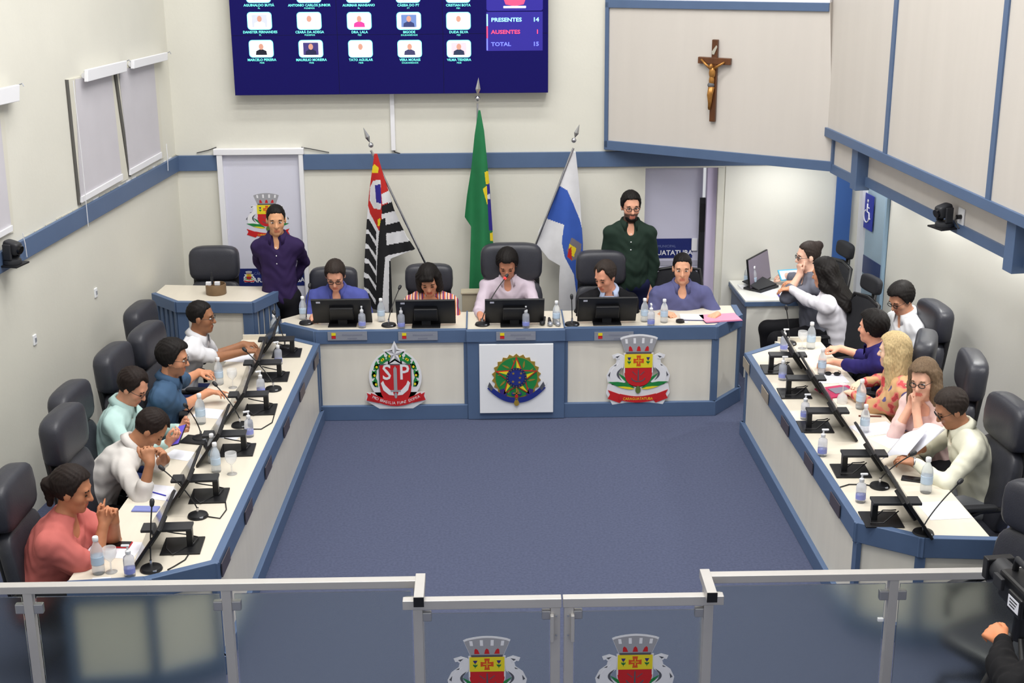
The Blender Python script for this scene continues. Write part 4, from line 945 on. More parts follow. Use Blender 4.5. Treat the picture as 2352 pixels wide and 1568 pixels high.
sil = [(1316, 347), (1322, 347), (1330, 420), (1334, 480), (1339, 560), (1338, 620), (1336, 720), (1283, 718), (1284, 640), (1286, 610), (1260, 595), (1232, 560), (1238, 530), (1258, 490), (1280, 440), (1300, 385)]
reg = [(1, [(1281, 424), (1303, 437), (1318, 470), (1332, 505), (1345, 560), (1338, 660), (1326, 690), (1318, 630), (1297, 590), (1291, 560), (1293, 530), (1296, 516), (1250, 500)]),
       (2, [(1313, 545), (1336, 560), (1333, 590), (1312, 600), (1302, 575)]), (3, [(1308, 560), (1324, 570), (1318, 590), (1306, 582)]), (4, [(1306, 572), (1312, 566), (1314, 598), (1303, 590)])]
fo_ = lambda x, y: .04*math.sin((x-1230)/15.)*min(1, (y-345)/120.)+.02*math.sin(y/55.)
flag('standing_flag', 'white flag with a diagonal blue band leaning beside the green flag', sil, reg, None, [whi, blu, fm('grey', (120, 112, 120)), yel, red], 12.72, fo_, ((1317, 340), (1237, 545), (1318, 322), (1331, 285)))
bx2 = thing('flag_stand_box', 'beige box on the floor behind the presiding desk beside the green flag', 'box', (aty(1082, 700, 12.35).x, 12.35, 0)); B().box((0, 0, .42), (.16, .12, .84)).build('body', mat('beige_box', (178, 168, 146), .6), bx2, bevel=.004); B().box((0, 0, .848), (.18, .14, .016)).build('lid', mat('beige_box', (178, 168, 146), .6), bx2, bevel=.003)
# ================================================================== PEOPLE
A3 = lambda v: np.array(v, dtype=np.float32)
class Field:
    """signed-distance field on a grid; smooth unions; surface nets"""
    def __init__(s, lo, hi, h):
        s.h = h; s.lo = A3(lo)-3*h; n = np.ceil((A3(hi)+3*h-s.lo)/h).astype(int)+1; s.n = n
        s.D = np.full(n, .5, np.float32); s.ax = [s.lo[i]+h*np.arange(n[i], dtype=np.float32) for i in range(3)]
    def sub(s, lo, hi):
        a = np.clip(((A3(lo)-s.lo)/s.h).astype(int)-1, 0, s.n-1); b = np.clip(((A3(hi)-s.lo)/s.h).astype(int)+3, 1, s.n)
        if (b <= a).any(): return None
        sl = tuple(slice(a[i], b[i]) for i in range(3))
        return sl, s.ax[0][sl[0]][:, None, None], s.ax[1][sl[1]][None, :, None], s.ax[2][sl[2]][None, None, :]
    def comb(s, sl, d, k, op):
        o = s.D[sl]
        if op == '+': hh = np.maximum(k-np.abs(o-d), 0)/k; s.D[sl] = np.minimum(o, d)-hh*hh*k*.25
        else: d = -d; hh = np.maximum(k-np.abs(o-d), 0)/k; s.D[sl] = np.maximum(o, d)+hh*hh*k*.25
    def cap(s, a, b, ra, rb, k=.03, op='+'):
        a, b = A3(a), A3(b); m = max(ra, rb)+k+.03; q = s.sub(np.minimum(a, b)-m, np.maximum(a, b)+m)
        if q is None: return
        sl, X, Y, Z = q; ba = b-a; L = float(ba@ba)+1e-9
        t = np.clip(((X-a[0])*ba[0]+(Y-a[1])*ba[1]+(Z-a[2])*ba[2])/L, 0, 1)
        d = np.sqrt((X-a[0]-t*ba[0])**2+(Y-a[1]-t*ba[1])**2+(Z-a[2]-t*ba[2])**2)-(ra+(rb-ra)*t); s.comb(sl, d, k, op)
    def ell(s, c, R, r, k=.03, op='+'):
        c = A3(c); R = np.array(R, np.float32); r = A3(r); m = float(max(r))+k+.03; q = s.sub(c-m, c+m)
        if q is None: return
        sl, X, Y, Z = q; X = X-c[0]; Y = Y-c[1]; Z = Z-c[2]
        l = [R[i][0]*X+R[i][1]*Y+R[i][2]*Z for i in range(3)]
        k0 = np.sqrt(sum((l[i]/r[i])**2 for i in range(3)))+1e-6; k1 = np.sqrt(sum((l[i]/r[i]**2)**2 for i in range(3)))+1e-6
        s.comb(sl, k0*(k0-1)/k1, k, op)
    def mesh(s):
        D = s.D; ins = D < 0; n = D.shape
        c8 = [ins[i:n[0]-1+i, j:n[1]-1+j, k:n[2]-1+k] for i in (0, 1) for j in (0, 1) for k in (0, 1)]
        sm_ = sum(c.astype(np.int8) for c in c8); act = (sm_ > 0) & (sm_ < 8); idx = np.argwhere(act)
        ids = np.full(act.shape, -1, np.int64); ids[act] = np.arange(len(idx))
        acc = np.zeros((len(idx), 3), np.float32); cnt = np.zeros(len(idx), np.float32)
        for axis in range(3):
            o1, o2 = [a for a in range(3) if a != axis]
            for u in (0, 1):
                for v in (0, 1):
                    off = np.zeros(3, int); off[o1] = u; off[o2] = v; p = idx+off; q = p.copy(); q[:, axis] += 1
                    da = D[p[:, 0], p[:, 1], p[:, 2]]; db = D[q[:, 0], q[:, 1], q[:, 2]]; ch = (da < 0) != (db < 0)
                    t = np.where(ch, da/np.where(ch, da-db, 1), 0); pt = p.astype(np.float32); pt[:, axis] += t
                    acc += np.where(ch[:, None], pt, 0); cnt += ch
        verts = s.lo+s.h*(acc/cnt[:, None]); quads = []
        for axis in range(3):
            o1, o2 = (axis+1) % 3, (axis+2) % 3
            sl0 = [slice(None)]*3; sl1 = [slice(None)]*3; sl0[axis] = slice(0, -1); sl1[axis] = slice(1, None)
            ch = ins[tuple(sl0)] != ins[tuple(sl1)]; e = np.argwhere(ch)
            e = e[(e[:, o1] > 0) & (e[:, o2] > 0) & (e[:, o1] < n[o1]-1) & (e[:, o2] < n[o2]-1)]
            flip = ins[tuple(sl0)][e[:, 0], e[:, 1], e[:, 2]]
            def g(a, b): p = e.copy(); p[:, o1] -= a; p[:, o2] -= b; return ids[p[:, 0], p[:, 1], p[:, 2]]
            q = np.stack([g(1, 1), g(0, 1), g(0, 0), g(1, 0)], 1); q[~flip] = q[~flip][:, ::-1]; quads.append(q)
        return verts, np.concatenate(quads)
def np_mesh(name, verts, quads, m, parent=None, col=None):
    me = bpy.data.meshes.new(name); nv, nq = len(verts), len(quads)
    me.vertices.add(nv); me.vertices.foreach_set('co', verts.astype(np.float32).ravel())
    me.loops.add(nq*4); me.loops.foreach_set('vertex_index', quads.astype(np.int32).ravel())
    me.polygons.add(nq); me.polygons.foreach_set('loop_start', np.arange(0, nq*4, 4, dtype=np.int32)); me.polygons.foreach_set('loop_total', np.full(nq, 4, np.int32))
    me.polygons.foreach_set('use_smooth', np.ones(nq, bool)); me.update(calc_edges=True); me.validate()
    me.materials.append(m)
    if col is not None:
        a = me.color_attributes.new('Col', 'FLOAT_COLOR', 'POINT'); a.data.foreach_set('color', np.c_[col, np.ones(nv)].astype(np.float32).ravel())
    o = bpy.data.objects.new(name, me); COL.objects.link(o)
    if parent is not None: o.parent = parent
    return o
def lapl(verts, quads, it=1, f=.5):
    n = len(verts)
    for _ in range(it):
        acc = np.zeros_like(verts); c = np.zeros(n, np.float32)
        for a, b in ((0, 1), (1, 2), (2, 3), (3, 0)):
            np.add.at(acc, quads[:, a], verts[quads[:, b]]); np.add.at(c, quads[:, a], 1); np.add.at(acc, quads[:, b], verts[quads[:, a]]); np.add.at(c, quads[:, b], 1)
        verts = verts*(1-f)+f*acc/np.maximum(c, 1)[:, None]
    return verts
def vnorm(verts, quads):
    N = np.zeros_like(verts); fn = np.cross(verts[quads[:, 2]]-verts[quads[:, 0]], verts[quads[:, 3]]-verts[quads[:, 1]])
    for i in range(4): np.add.at(N, quads[:, i], fn)
    return N/np.maximum(np.linalg.norm(N, axis=1), 1e-9)[:, None]
SKIN = mat('skin', (190, 140, 110), .55, attr='Col', var=.04, vscale=30)
EYEW = mat('eye_white', (225, 222, 218), .3); IRIS = mat('eye_iris', (36, 24, 18), .2)
def hairm(n, c): return mat('hair_'+n, c, .62, var=.25, vscale=120, bump=.2, bscale=220, stretch=(1, 1, .3), spec=.25)
Z3 = A3((0, 0, 1)); nrm = lambda v: A3(v)/max(np.linalg.norm(v), 1e-9)
def hand_prims(F, wr, d, n, side, curl, s=1., spread=1.):
    d = nrm(d); n = nrm(n-d*np.dot(n, d)); t = np.cross(d, n)*(1 if side == 'R' else -1)
    lens = (.072, .080, .074, .058); offs = (.031, .0105, -.0105, -.030)
    for i in range(4):
        o = offs[i]*s*(.9+.2*spread); k0 = wr+d*.085*s+t*o-d*.006*abs(i-1.3)*s
        F.cap(wr+d*.018*s+t*o*.6, k0, .0135*s, .0115*s, .012)
        a = 0.; p = k0; cu = curl[i] if isinstance(curl, (list, tuple)) else curl
        for sg, (fr, ang) in enumerate(zip((.45, .31, .24), (75, 85, 50))):
            a += math.radians(ang)*cu; dd = d*math.cos(a)+n*math.sin(a)+t*(offs[i]*3.2*spread*(1-cu))
            q = p+nrm(dd)*lens[i]*s*fr; F.cap(p, q, (.0092-.0009*sg)*s, (.0088-.0011*sg)*s, .005); p = q
    b = wr+d*.025*s+t*.026*s+n*.006; m_ = b+(d*.025+t*.022+n*.012)*s; e = m_+(d*.032+t*.008+n*.012)*s; e2 = e+(d*.024-t*.004+n*.008)*s
    F.cap(b, m_, .016*s, .0125*s, .012); F.cap(m_, e, .0115*s, .0105*s, .006); F.cap(e, e2, .0105*s, .009*s, .005)
def ik(S, W, l1, l2, pole):
    d = W-S; L = np.linalg.norm(d)
    if L > (l1+l2)*.995: W = S+d/L*(l1+l2)*.995; d = W-S; L = np.linalg.norm(d)
    u = d/L; a = (l1*l1-l2*l2+L*L)/(2*L); hgt = math.sqrt(max(l1*l1-a*a, 0)); p = pole-u*np.dot(pole, u); p = nrm(p)
    return S+u*a+p*hgt, W
def person(label, px, yaw, lean=8., side=0., stand=False, hz=.47, s=1., g=1., belly=1., sh=.185, fem=False, head=(0., 0., 0.), skin=(196, 148, 118), hair=None, haircol=(28, 22, 20), hn='black',
           shirt=None, sleeve='long', trousers=None, hands=None, poles=None, collar=None, neckv=.05, glasses=None, beard=None, vox=.0086, legs=(0., 0.), hunch=.0, eyes='open', buttons=False, tl=1., knee_dz=0.):
    f = A3((math.cos(yaw), math.sin(yaw), 0)); Lf = A3((-math.sin(yaw), math.cos(yaw), 0))
    ln = math.radians(lean); sd_ = math.radians(side)
    def upv(a): v = Z3*math.cos(a)+f*math.sin(a); return nrm(v*math.cos(sd_)+Lf*math.sin(sd_))
    U0, U1, U2 = upv(ln*.45), upv(ln), upv(ln*1.25)
    fw = lambda U: nrm(np.cross(Lf, U)); F0, F1 = fw(U0), fw(U1)
    hy, hp, hr = (math.radians(v) for v in head)                # head yaw (left +), pitch (down +), roll relative to the torso yaw, world upright
    hf = A3((math.cos(yaw+hy)*math.cos(hp), math.sin(yaw+hy)*math.cos(hp), -math.sin(hp)))
    hl = A3((-math.sin(yaw+hy), math.cos(yaw+hy), 0)); hu = np.cross(hf, hl); hl2 = hl*math.cos(hr)+hu*math.sin(hr); hu = np.cross(hf, hl2); hl = hl2
    # offsets from the hips
    oW = U0*.17*s; oC = oW+U1*.19*s; oN = oC+U1*.175*s; nd = nrm(U2*.6+hu*.5+Z3*.3); oH = oN+nd*.098*s+hu*.072*s+hf*.012
    if stand: hz = .93*s if hz == .47 else hz
    zc = hz+oH[2]; hc = A3(atz(px[0], px[1], zc)); Hp = hc-oH; Hp[2] = hz
    W, C, N = Hp+oW, Hp+oC, Hp+oN
    HR = np.array([hf, hl, hu])
    hw = lambda x, y, z: hc+(hf*x+hl*y+hu*z)*s
    Rm0 = np.array([F0, Lf, U0]); Rm1 = np.array([F1, Lf, U1])
    SH = {'R': N-U1*.078*s-Lf*sh*s+F1*hunch, 'L': N-U1*.078*s+Lf*sh*s+F1*hunch}
    l1, l2 = .285*s, .25*s
    ARM = {}
    for k in 'RL':
        sg = -1 if k == 'R' else 1
        hd = (hands or {}).get(k)
        if hd is None:
            if stand: hd = dict(w=SH[k]-Z3*.525*s+Lf*sg*.015+f*.03, d=-Z3, n=-Lf*sg, c=.35)
            else: hd = dict(w=Hp+f*.33*s+Lf*sg*.12+Z3*.13, d=f, n=-Z3, c=.4)
        if callable(hd['w']): hd = dict(hd, w=hd['w'](Hp, SH[k], f, Lf))
        w_ = A3(hd['w']); pole = A3((poles or {}).get(k, tuple(-Z3*.8+Lf*sg*.5-f*.3)))
        E, w_ = ik(SH[k], w_, l1, l2, pole); ARM[k] = (E, w_, A3(hd['d']), A3(hd['n']), hd.get('c', .3), hd.get('sp', 1.))
    LEG = {}
    for k in 'RL':
        sg = -1 if k == 'R' else 1; hj = Hp+Lf*sg*.09*s-Z3*.01
        if stand: kn = hj-Z3*.43*s+f*.015+Lf*sg*.01; an = A3((kn[0]-f[0]*.02, kn[1]-f[1]*.02, .09))
        else:
            fo2 = nrm(f+Lf*(sg*.22+legs[0])); kn = hj+fo2*.41*s*tl+Z3*(-.01+knee_dz); an = A3((kn[0]-f[0]*.03, kn[1]-f[1]*.03, .09)) + f*legs[1]
        LEG[k] = (hj, kn, an, an+f*.15-Z3*.045)
    # bounding box
    pts = [hc+Z3*.17, hc-Z3*.15, Hp-Z3*.1]+[hc+v*.15 for v in (hf, -hf, hl, -hl)]
    for k in 'RL': pts += [SH[k], ARM[k][0], ARM[k][1], ARM[k][1]+nrm(ARM[k][2])*.2]+list(LEG[k])
    pts += [C+F1*.16*g*belly, C-F1*.16*g, W+F0*.2*g*belly, C+Lf*.2*g, C-Lf*.2*g, W-F0*.16*g, Hp+Lf*.2*g, Hp-Lf*.2*g]
    pts = np.array(pts); lo, hi = pts.min(0)-.1, pts.max(0)+.1; lo[2] = max(lo[2], -.0)
    def torso(F, gr, kk=.06):
        F.ell(Hp+U0*.01, Rm0, (.125*g+gr, .165*g*s+gr, .115+gr), kk)
        F.ell(W+F0*.012*belly, Rm0, (.108*g*belly+gr, .15*g*s*(1 if not fem else .93)+gr, .15*s+gr), kk)
        F.ell(C+F1*.002, Rm1, (.108*g+gr, .16*g*s+gr, .165*s+gr), kk)
        F.cap(SH['R'], SH['L'], .052*g+gr, .052*g+gr, kk)
        for k in 'RL': F.cap(SH[k]*.55+N*.45, N+U1*.01, .05+gr, .045+gr*.5, kk)
        if fem:
            for sg in (-1, 1): F.ell(C+F1*.085*g+Lf*sg*.075*g-U1*.02, Rm1, (.06+gr, .065+gr, .065+gr), .04)
    # ---- body (one continuous skin surface)
    F = Field(lo, hi, vox)
    torso(F, -.006)
    for k in 'RL':
        E, w_, d, n, cu, sp = ARM[k]
        F.cap(SH[k], E, .05*g, .04*g, .04); F.cap(E, w_, .041*g, .027, .02); F.cap(w_-nrm(w_-E)*.01, w_+nrm(d)*.03, .025, .02, .02)
        hj, kn, an, to = LEG[k]
        F.cap(hj, kn, .082*g, .056*g, .05); F.cap(kn, an, .052*g, .036, .03); F.cap(an-Z3*.02-f*.03, to, .036, .028, .03)
    F.cap(N-U1*.02, hw(-.018, 0, -.05), .058*(.9 if fem else 1.), .053*(.88 if fem else 1.), .035)
    F.ell(hw(-.012, 0, .035), HR, A3((.098, .076, .092))*s, .02); F.ell(hw(.026, 0, -.035), HR, A3((.062, .059, .085))*s, .03); F.ell(hw(.034, 0, -.085), HR, A3((.046, .043, .034))*s, .03)
    F.cap(hw(.07, -.006, -.104), hw(.07, .006, -.104), .017*s, .017*s, .02); F.cap(hw(.076, -.034, .024), hw(.076, .034, .024), .014*s, .014*s, .02)
    for sg in (-1, 1):
        F.ell(hw(.05, sg*.04, -.03), HR, A3((.028, .026, .028))*s, .02); F.ell(hw(.097, sg*.032, .003), HR, A3((.016, .019, .012))*s, .012, '-')
        F.ell(hw(-.006, sg*.079, -.008), HR, A3((.021, .010, .032))*s, .008)
        F.cap(hw(.096, sg*.012, -.037), hw(.092, sg*.014, -.037), .008*s, .008*s, .008)
    F.cap(hw(.084, 0, .012), hw(.109, 0, -.034), .009*s, .0125*s, .012)
    F.cap(hw(.086, -.018, -.067), hw(.086, .018, -.067), .008*s, .008*s, .006); F.cap(hw(.084, -.016, -.078), hw(.084, .016, -.078), .009*s, .009*s, .006)
    for k in 'RL':
        E, w_, d, n, cu, sp = ARM[k]; hand_prims(F, w_, d, n, k, cu, s*(1. if not fem else .93), sp)
    v, q = F.mesh(); v = lapl(v, q, 1, .4)
    base = np.minimum(A3(srgb(skin))*1.5, .85); col = np.tile(base, (len(v), 1)); loc = (v-hc)@HR.T/s
    lips = (np.abs(loc[:, 1]) < .024) & (loc[:, 2] < -.060) & (loc[:, 2] > -.087) & (loc[:, 0] > .080) & (loc[:, 0] < .099); col[lips] = base*A3((.78, .5, .5)) if not fem else base*A3((.85, .38, .4))
    cheek = np.exp(-((np.abs(loc[:, 1])-.04)/.02)**2-((loc[:, 2]+.03)/.02)**2)*(loc[:, 0] > .03); col *= 1-cheek[:, None]*A3((.02, .12, .12))
    handm = np.zeros(len(v), bool)
    if beard:
        bm_ = ((loc[:, 2] < -.045) & (loc[:, 0] > -.02) & (loc[:, 2] > -.14) & ~lips & (np.abs(loc[:, 1]) < .075) & (loc[:, 0] < .11)) & ((loc[:, 2] < -.052) | (np.abs(loc[:, 1]) > .03) | (loc[:, 0] > .075))
        col[bm_] = col[bm_]*(1-beard)+A3(srgb(haircol))*beard
    body = np_mesh('person', v-Hp*A3((1, 1, 0)), q, SKIN, None, col)
    O = A3((Hp[0], Hp[1], 0)); body.location = tuple(O); tag(body, label, 'person')
    ch = lambda nm, vv, qq, mm, cc=None: np_mesh(nm, vv-O, qq, mm, body, cc)
    Ob = Vector(O)
    # ---- shirt
    if shirt is not None:
        F = Field(lo-.03, hi+.03, .0105 if vox < .008 else .0115)
        torso(F, .010, .07)
        for k in 'RL':
            E, w_, d, n, cu, sp = ARM[k]
            if sleeve == 'long': F.cap(SH[k], E, .058*g, .05*g, .03); F.cap(E, E+(w_-E)*.94, .05*g, .036, .02)
            elif sleeve == 'rolled': F.cap(SH[k], E, .058*g, .052*g, .03); F.cap(E, E+(w_-E)*.35, .053*g, .051*g, .015)
            else: F.cap(SH[k], SH[k]+(E-SH[k])*.70, .062*g, .064*g, .03)
        F.cap(hw(-.018, 0, -.05), N+U1*.05, .066, .062, .015, '-')
        if neckv: F.ell(N+F1*(.07+neckv*.5)-U1*.025, Rm1, (neckv*1.15, neckv*1.5, .065), .015, '-')
        v, q = F.mesh(); v = lapl(v, q, 2, .5); nn = vnorm(v, q)
        w1 = np.sin(v[:, 0]*38+v[:, 2]*27+3*np.sin(v[:, 1]*17)+px[0])*np.sin(v[:, 1]*31-v[:, 2]*22+2*np.sin(v[:, 0]*23)); w2 = np.sin(v[:, 2]*75+4*np.sin(v[:, 0]*21+v[:, 1]*19))
        v = v+nn*(w1*.0045+w2*.0016)[:, None]
        sho = ch('shirt' if not fem else 'blouse', v, q, shirt)
        if collar is not None:
            b = B(); rows = []; ax = nrm(nd*.8+U1*.4); cN = N+ax*.02+F1*.004; fr_ = nrm(F1-ax*np.dot(F1, ax)); lf_ = np.cross(ax, fr_); m_ = 22
            for j, (rr, zz) in enumerate(((.064, .0), (.066, .036), (.076, .040), (.098, -.004))):
                for i in range(m_+1):
                    a = math.radians(28+304*i/m_); dz = -.012*abs(math.cos(a/2))**4*0
                    frn = max(0, math.cos(a)); p = cN+fr_*math.cos(a)*rr*(1.08)+lf_*math.sin(a)*rr*1.02+ax*(zz-(.022*frn if j != 3 else .06*frn)); b.v.append(tuple(p-O))
            for j in range(3):
                for i in range(m_): b.f.append((j*(m_+1)+i, j*(m_+1)+i+1, (j+1)*(m_+1)+i+1, (j+1)*(m_+1)+i)); b.mi.append(0)
            co = b.build('collar', collar, body, smooth=True); so_ = co.modifiers.new('thick', 'SOLIDIFY'); so_.thickness = .004
        if buttons:
            for t in (.06, .13, .2, .27, .34):
                p = N-U1*t+F1*(.118*g+.012*(belly-1)+.005*0); b = B().ell(Vector(p-O), (.006, .006, .006), nu=8, nv=6).build('button', M['cap'], sho, smooth=True)
    if trousers is not None:
        F = Field(lo-.02, hi+.02, .013)
        F.ell(Hp+U0*.0, Rm0, (.132*g, .172*g*s, .115), .05)
        for k in 'RL':
            hj, kn, an, to = LEG[k]; F.cap(hj, kn, .094*g, .07*g, .05); F.cap(kn, an-Z3*.01, .068*g, .056, .03)
        v, q = F.mesh(); v = lapl(v, q, 2, .5); ch('trousers', v, q, trousers)
        for k in 'RL':
            hj, kn, an, to = LEG[k]; bb = [an, to]; pp = np.array(bb); F = Field(pp.min(0)-.08, pp.max(0)+.08, .012)
            F.cap(an-Z3*.03-f*.03, to, .043, .036, .03); v, q = F.mesh(); v = v.copy(); v[:, 2] = np.maximum(v[:, 2], .002); ch('shoe', v, q, M['black'])
    # ---- eyes, brows
    for sg in (-1, 1):
        mx = Matrix(np.array([hf, hl, hu]).T.tolist())
        b = B()
        if eyes == 'open':
            b.ell(Vector(hw(.077, sg*.032, .003)-O), (.0125*s, .0150*s, .0062*s), mx); b.cur = 1; b.ell(Vector(hw(.0855, sg*.031, .003)-O), (.006*s, .0072*s, .0062*s), mx, 10, 6)
        else:
            b.cur = 1; b.ell(Vector(hw(.084, sg*.032, -.005)-O), (.006*s, .015*s, .0022*s), mx, 10, 6)
        b.build('eye', [EYEW, IRIS], body, smooth=True)
        hm_ = hairm(hn, haircol)
        B().tube([Vector(hw(.086, sg*.013, .022)-O), Vector(hw(.091, sg*.03, .027)-O), Vector(hw(.078, sg*.051, .021)-O)], [.0038*s, .0046*s, .003*s], 6).build('eyebrow', hairm('brow_'+hn, tuple(int(c*.9) for c in haircol)) if hair != 'blonde' else hairm('brow_brown', (90, 70, 50)), body, smooth=True)
    # ---- hair
    if hair:
        hm_ = hairm(hn, haircol)
        ln_ = {'long': .42, 'longback': .52, 'bob': .24, 'pony': .16, 'blond': .44}.get(hair, .0)
        hlo = np.array([hc-.2-Z3*ln_, hc+.2, W-.25*(hair == 'longback'), W+.25*(hair == 'longback')] if hair == 'longback' else [hc-.2-Z3*ln_, hc+.2]); F = Field(hlo.min(0), hlo.max(0), .0075)
        th = .016 if hair not in ('crop', 'bald') else .007
        if hair == 'thick': th = .024
        if hair == 'bun': th = .008
        if hair in ('long', 'longback', 'bob', 'blond'): th = .022
        F.ell(hw(-.014, 0, .038), HR, (A3((.098, .076, .092))+th)*s, .01)
        if hair in ('thick',): F.ell(hw(.02, 0, .095), HR, A3((.07, .062, .04))*s, .02)
        # cut to the hairline in head space
        sl, X, Y, Z = F.sub(F.lo, F.lo+F.h*F.n); X = X-hc[0]; Y = Y-hc[1]; Z = Z-hc[2]
        lx = (hf[0]*X+hf[1]*Y+hf[2]*Z)/s; ly = (hl[0]*X+hl[1]*Y+hl[2]*Z)/s; lz = (hu[0]*X+hu[1]*Y+hu[2]*Z)/s
        back = -.075 if not fem else -.09
        hh = np.interp(lx, (-.2, -.035, -.02, .01, .03, .045, .075, .2), (back, back, -.045, -.03, .02, .062, (.090 if hair != 'bald' else .1), .1))
        hh = hh+.012*np.clip((np.abs(ly)-.03)/.02, 0, 1)*(lx > .05)
        F.D[sl] = np.maximum(F.D[sl], ((hh-lz)*.75*s).astype(np.float32))
        if hair == 'bald':
            F.ell(hw(.05, 0, .13), HR, A3((.075, .058, .06))*s, .015, '-')
        if hair == 'recede':
            for sg in (-1, 1): F.ell(hw(.085, sg*.04, .09), HR, A3((.045, .026, .04))*s, .015, '-')
        dn = nrm(-Z3)
        if hair == 'pony':
            a = hw(-.105, 0, .03); F.cap(a, a-hf*.03-Z3*.03, .03, .038, .02); F.cap(a-hf*.03-Z3*.03, a-hf*.035-Z3*.15, .04, .018, .03)
        if hair == 'bun': F.ell(hw(-.1, 0, .085), HR, (.042, .045, .04), .02)
        if hair == 'bob':
            for yy in (-.078, -.066, .066, .078): F.cap(hw(-.0, yy, .05), hw(-.0, yy*1.12, -.1), .032, .03, .025); F.cap(hw(.035, yy, .05), hw(.03, yy*1.1, -.085), .02, .018, .02)
            for yy in (-.04, 0, .04): F.cap(hw(-.08, yy, .0), hw(-.07, yy*1.3, -.12), .04, .035, .03)
            F.cap(hw(.075, -.05, .075), hw(.082, .03, .08), .02, .022, .02)
        if hair in ('long', 'blond'):
            for yy in (-.085, -.07, .07, .085): F.cap(hw(-.005, yy*.9, .05), hw(-.0, yy*1.05, -.07), .03, .032, .025); F.cap(hw(-.0, yy*1.05, -.06), hw(-.0, yy*1.2, -.05)+dn*.24-hf*.03, .036, .028, .03)
            for yy in (-.05, -.02, .02, .05): F.cap(hw(-.075, yy, .0), hw(-.075, yy*1.5, -.08)+dn*.22, .045, .04, .03)
        if hair == 'longback':
            for yy in (-.07, -.035, 0, .035, .07):
                p1_, p2_, p3_, p4_ = hw(-.06, yy, .03), N-F1*.095+Lf*yy*1.2+U1*.05, C-F1*.145+Lf*yy*1.25+U1*.04, W-F0*.165+Lf*yy*.9+U1*.08
                F.cap(p1_, p2_, .042, .038, .03); F.cap(p2_, p3_, .036, .03, .03); F.cap(p3_, p4_, .03, .018, .03)
            for yy in (-.08, .08): F.cap(hw(.0, yy, .04), hw(-.03, yy*1.1, -.1), .028, .036, .02); F.cap(hw(-.03, yy*1.1, -.09), C-F1*.14+Lf*yy*1.5, .04, .024, .03)
        v, q = F.mesh(); v = lapl(v, q, 1, .4); nn = vnorm(v, q); l = (v-hc)@HR.T
        an_ = np.arctan2(l[:, 1], l[:, 0]+.02); v = v+nn*(.0014*np.sin(an_*23+6*np.sin(l[:, 2]*30))+.0012*np.sin(l[:, 1]*160+l[:, 0]*90+4*np.sin(l[:, 2]*50)))[:, None]
        ch('hair', v, q, hm_)
    if beard and beard > .75:
        F = Field(hc-.14, hc+.14, .007); F.ell(hw(.03, 0, -.085), HR, A3((.057, .055, .048))*s, .02); F.ell(hw(.056, 0, -.1), HR, A3((.03, .035, .028))*s, .02)
        sl, X, Y, Z = F.sub(F.lo, F.lo+F.h*F.n); X = X-hc[0]; Y = Y-hc[1]; Z = Z-hc[2]; lx = (hf[0]*X+hf[1]*Y+hf[2]*Z)/s; lz = (hu[0]*X+hu[1]*Y+hu[2]*Z)/s; ly = (hl[0]*X+hl[1]*Y+hl[2]*Z)/s
        lim = np.where(np.abs(ly) < .026, -.086, -.06)+0*lx; F.D[sl] = np.maximum(F.D[sl], ((lz-lim)*.8).astype(np.float32)); v, q = F.mesh(); ch('beard', lapl(v, q, 1, .5), q, hairm(hn, haircol))
    if glasses is not None:
        b = B()
        for sg in (-1, 1):
            ringp = [Vector(hw(.099, sg*.033+.024*math.cos(t), -.002+.017*math.sin(t))-O) for t in np.linspace(0, 2*math.pi, 17)]
            b.tube(ringp, .0018 if glasses != 'bold' else .003, 5); b.tube([Vector(hw(.097, sg*.057, .004)-O), Vector(hw(.05, sg*.078, .006)-O), Vector(hw(-.01, sg*.082, .004)-O)], .0018, 5)
        b.tube([Vector(hw(.1, -.01, .002)-O), Vector(hw(.104, 0, .006)-O), Vector(hw(.1, .01, .002)-O)], .0018, 5)
        go = b.build('glasses', M['black'] if glasses != 'wire' else M['dark'], body, smooth=True)
    body['_h'] = 0; del body['_h']
    return dict(o=body, N=N, hc=hc, Hp=Hp, hw=hw, O=O, W=W, C=C, f=f, Lf=Lf, F1=F1, U1=U1, ARM=ARM, SH=SH, hf=hf)
def cloth(n, c, r=.8): return mat('cloth_'+n, c, r, var=.05, vscale=10, bump=.12, bscale=300, spec=.2)
jeans, blackt = cloth('jeans', (44, 54, 96)), cloth('black_trousers', (24, 24, 28))
HD = lambda px, py, z, d, n, c=.3, sp=1.: dict(w=atz(px, py, z), d=A3(d), n=A3(n), c=c, sp=sp)
HY = lambda px, py, Y, d, n, c=.3, sp=1.: dict(w=aty(px, py, Y), d=A3(d), n=A3(n), c=c, sp=sp)
dn_ = (0, 0, -1)
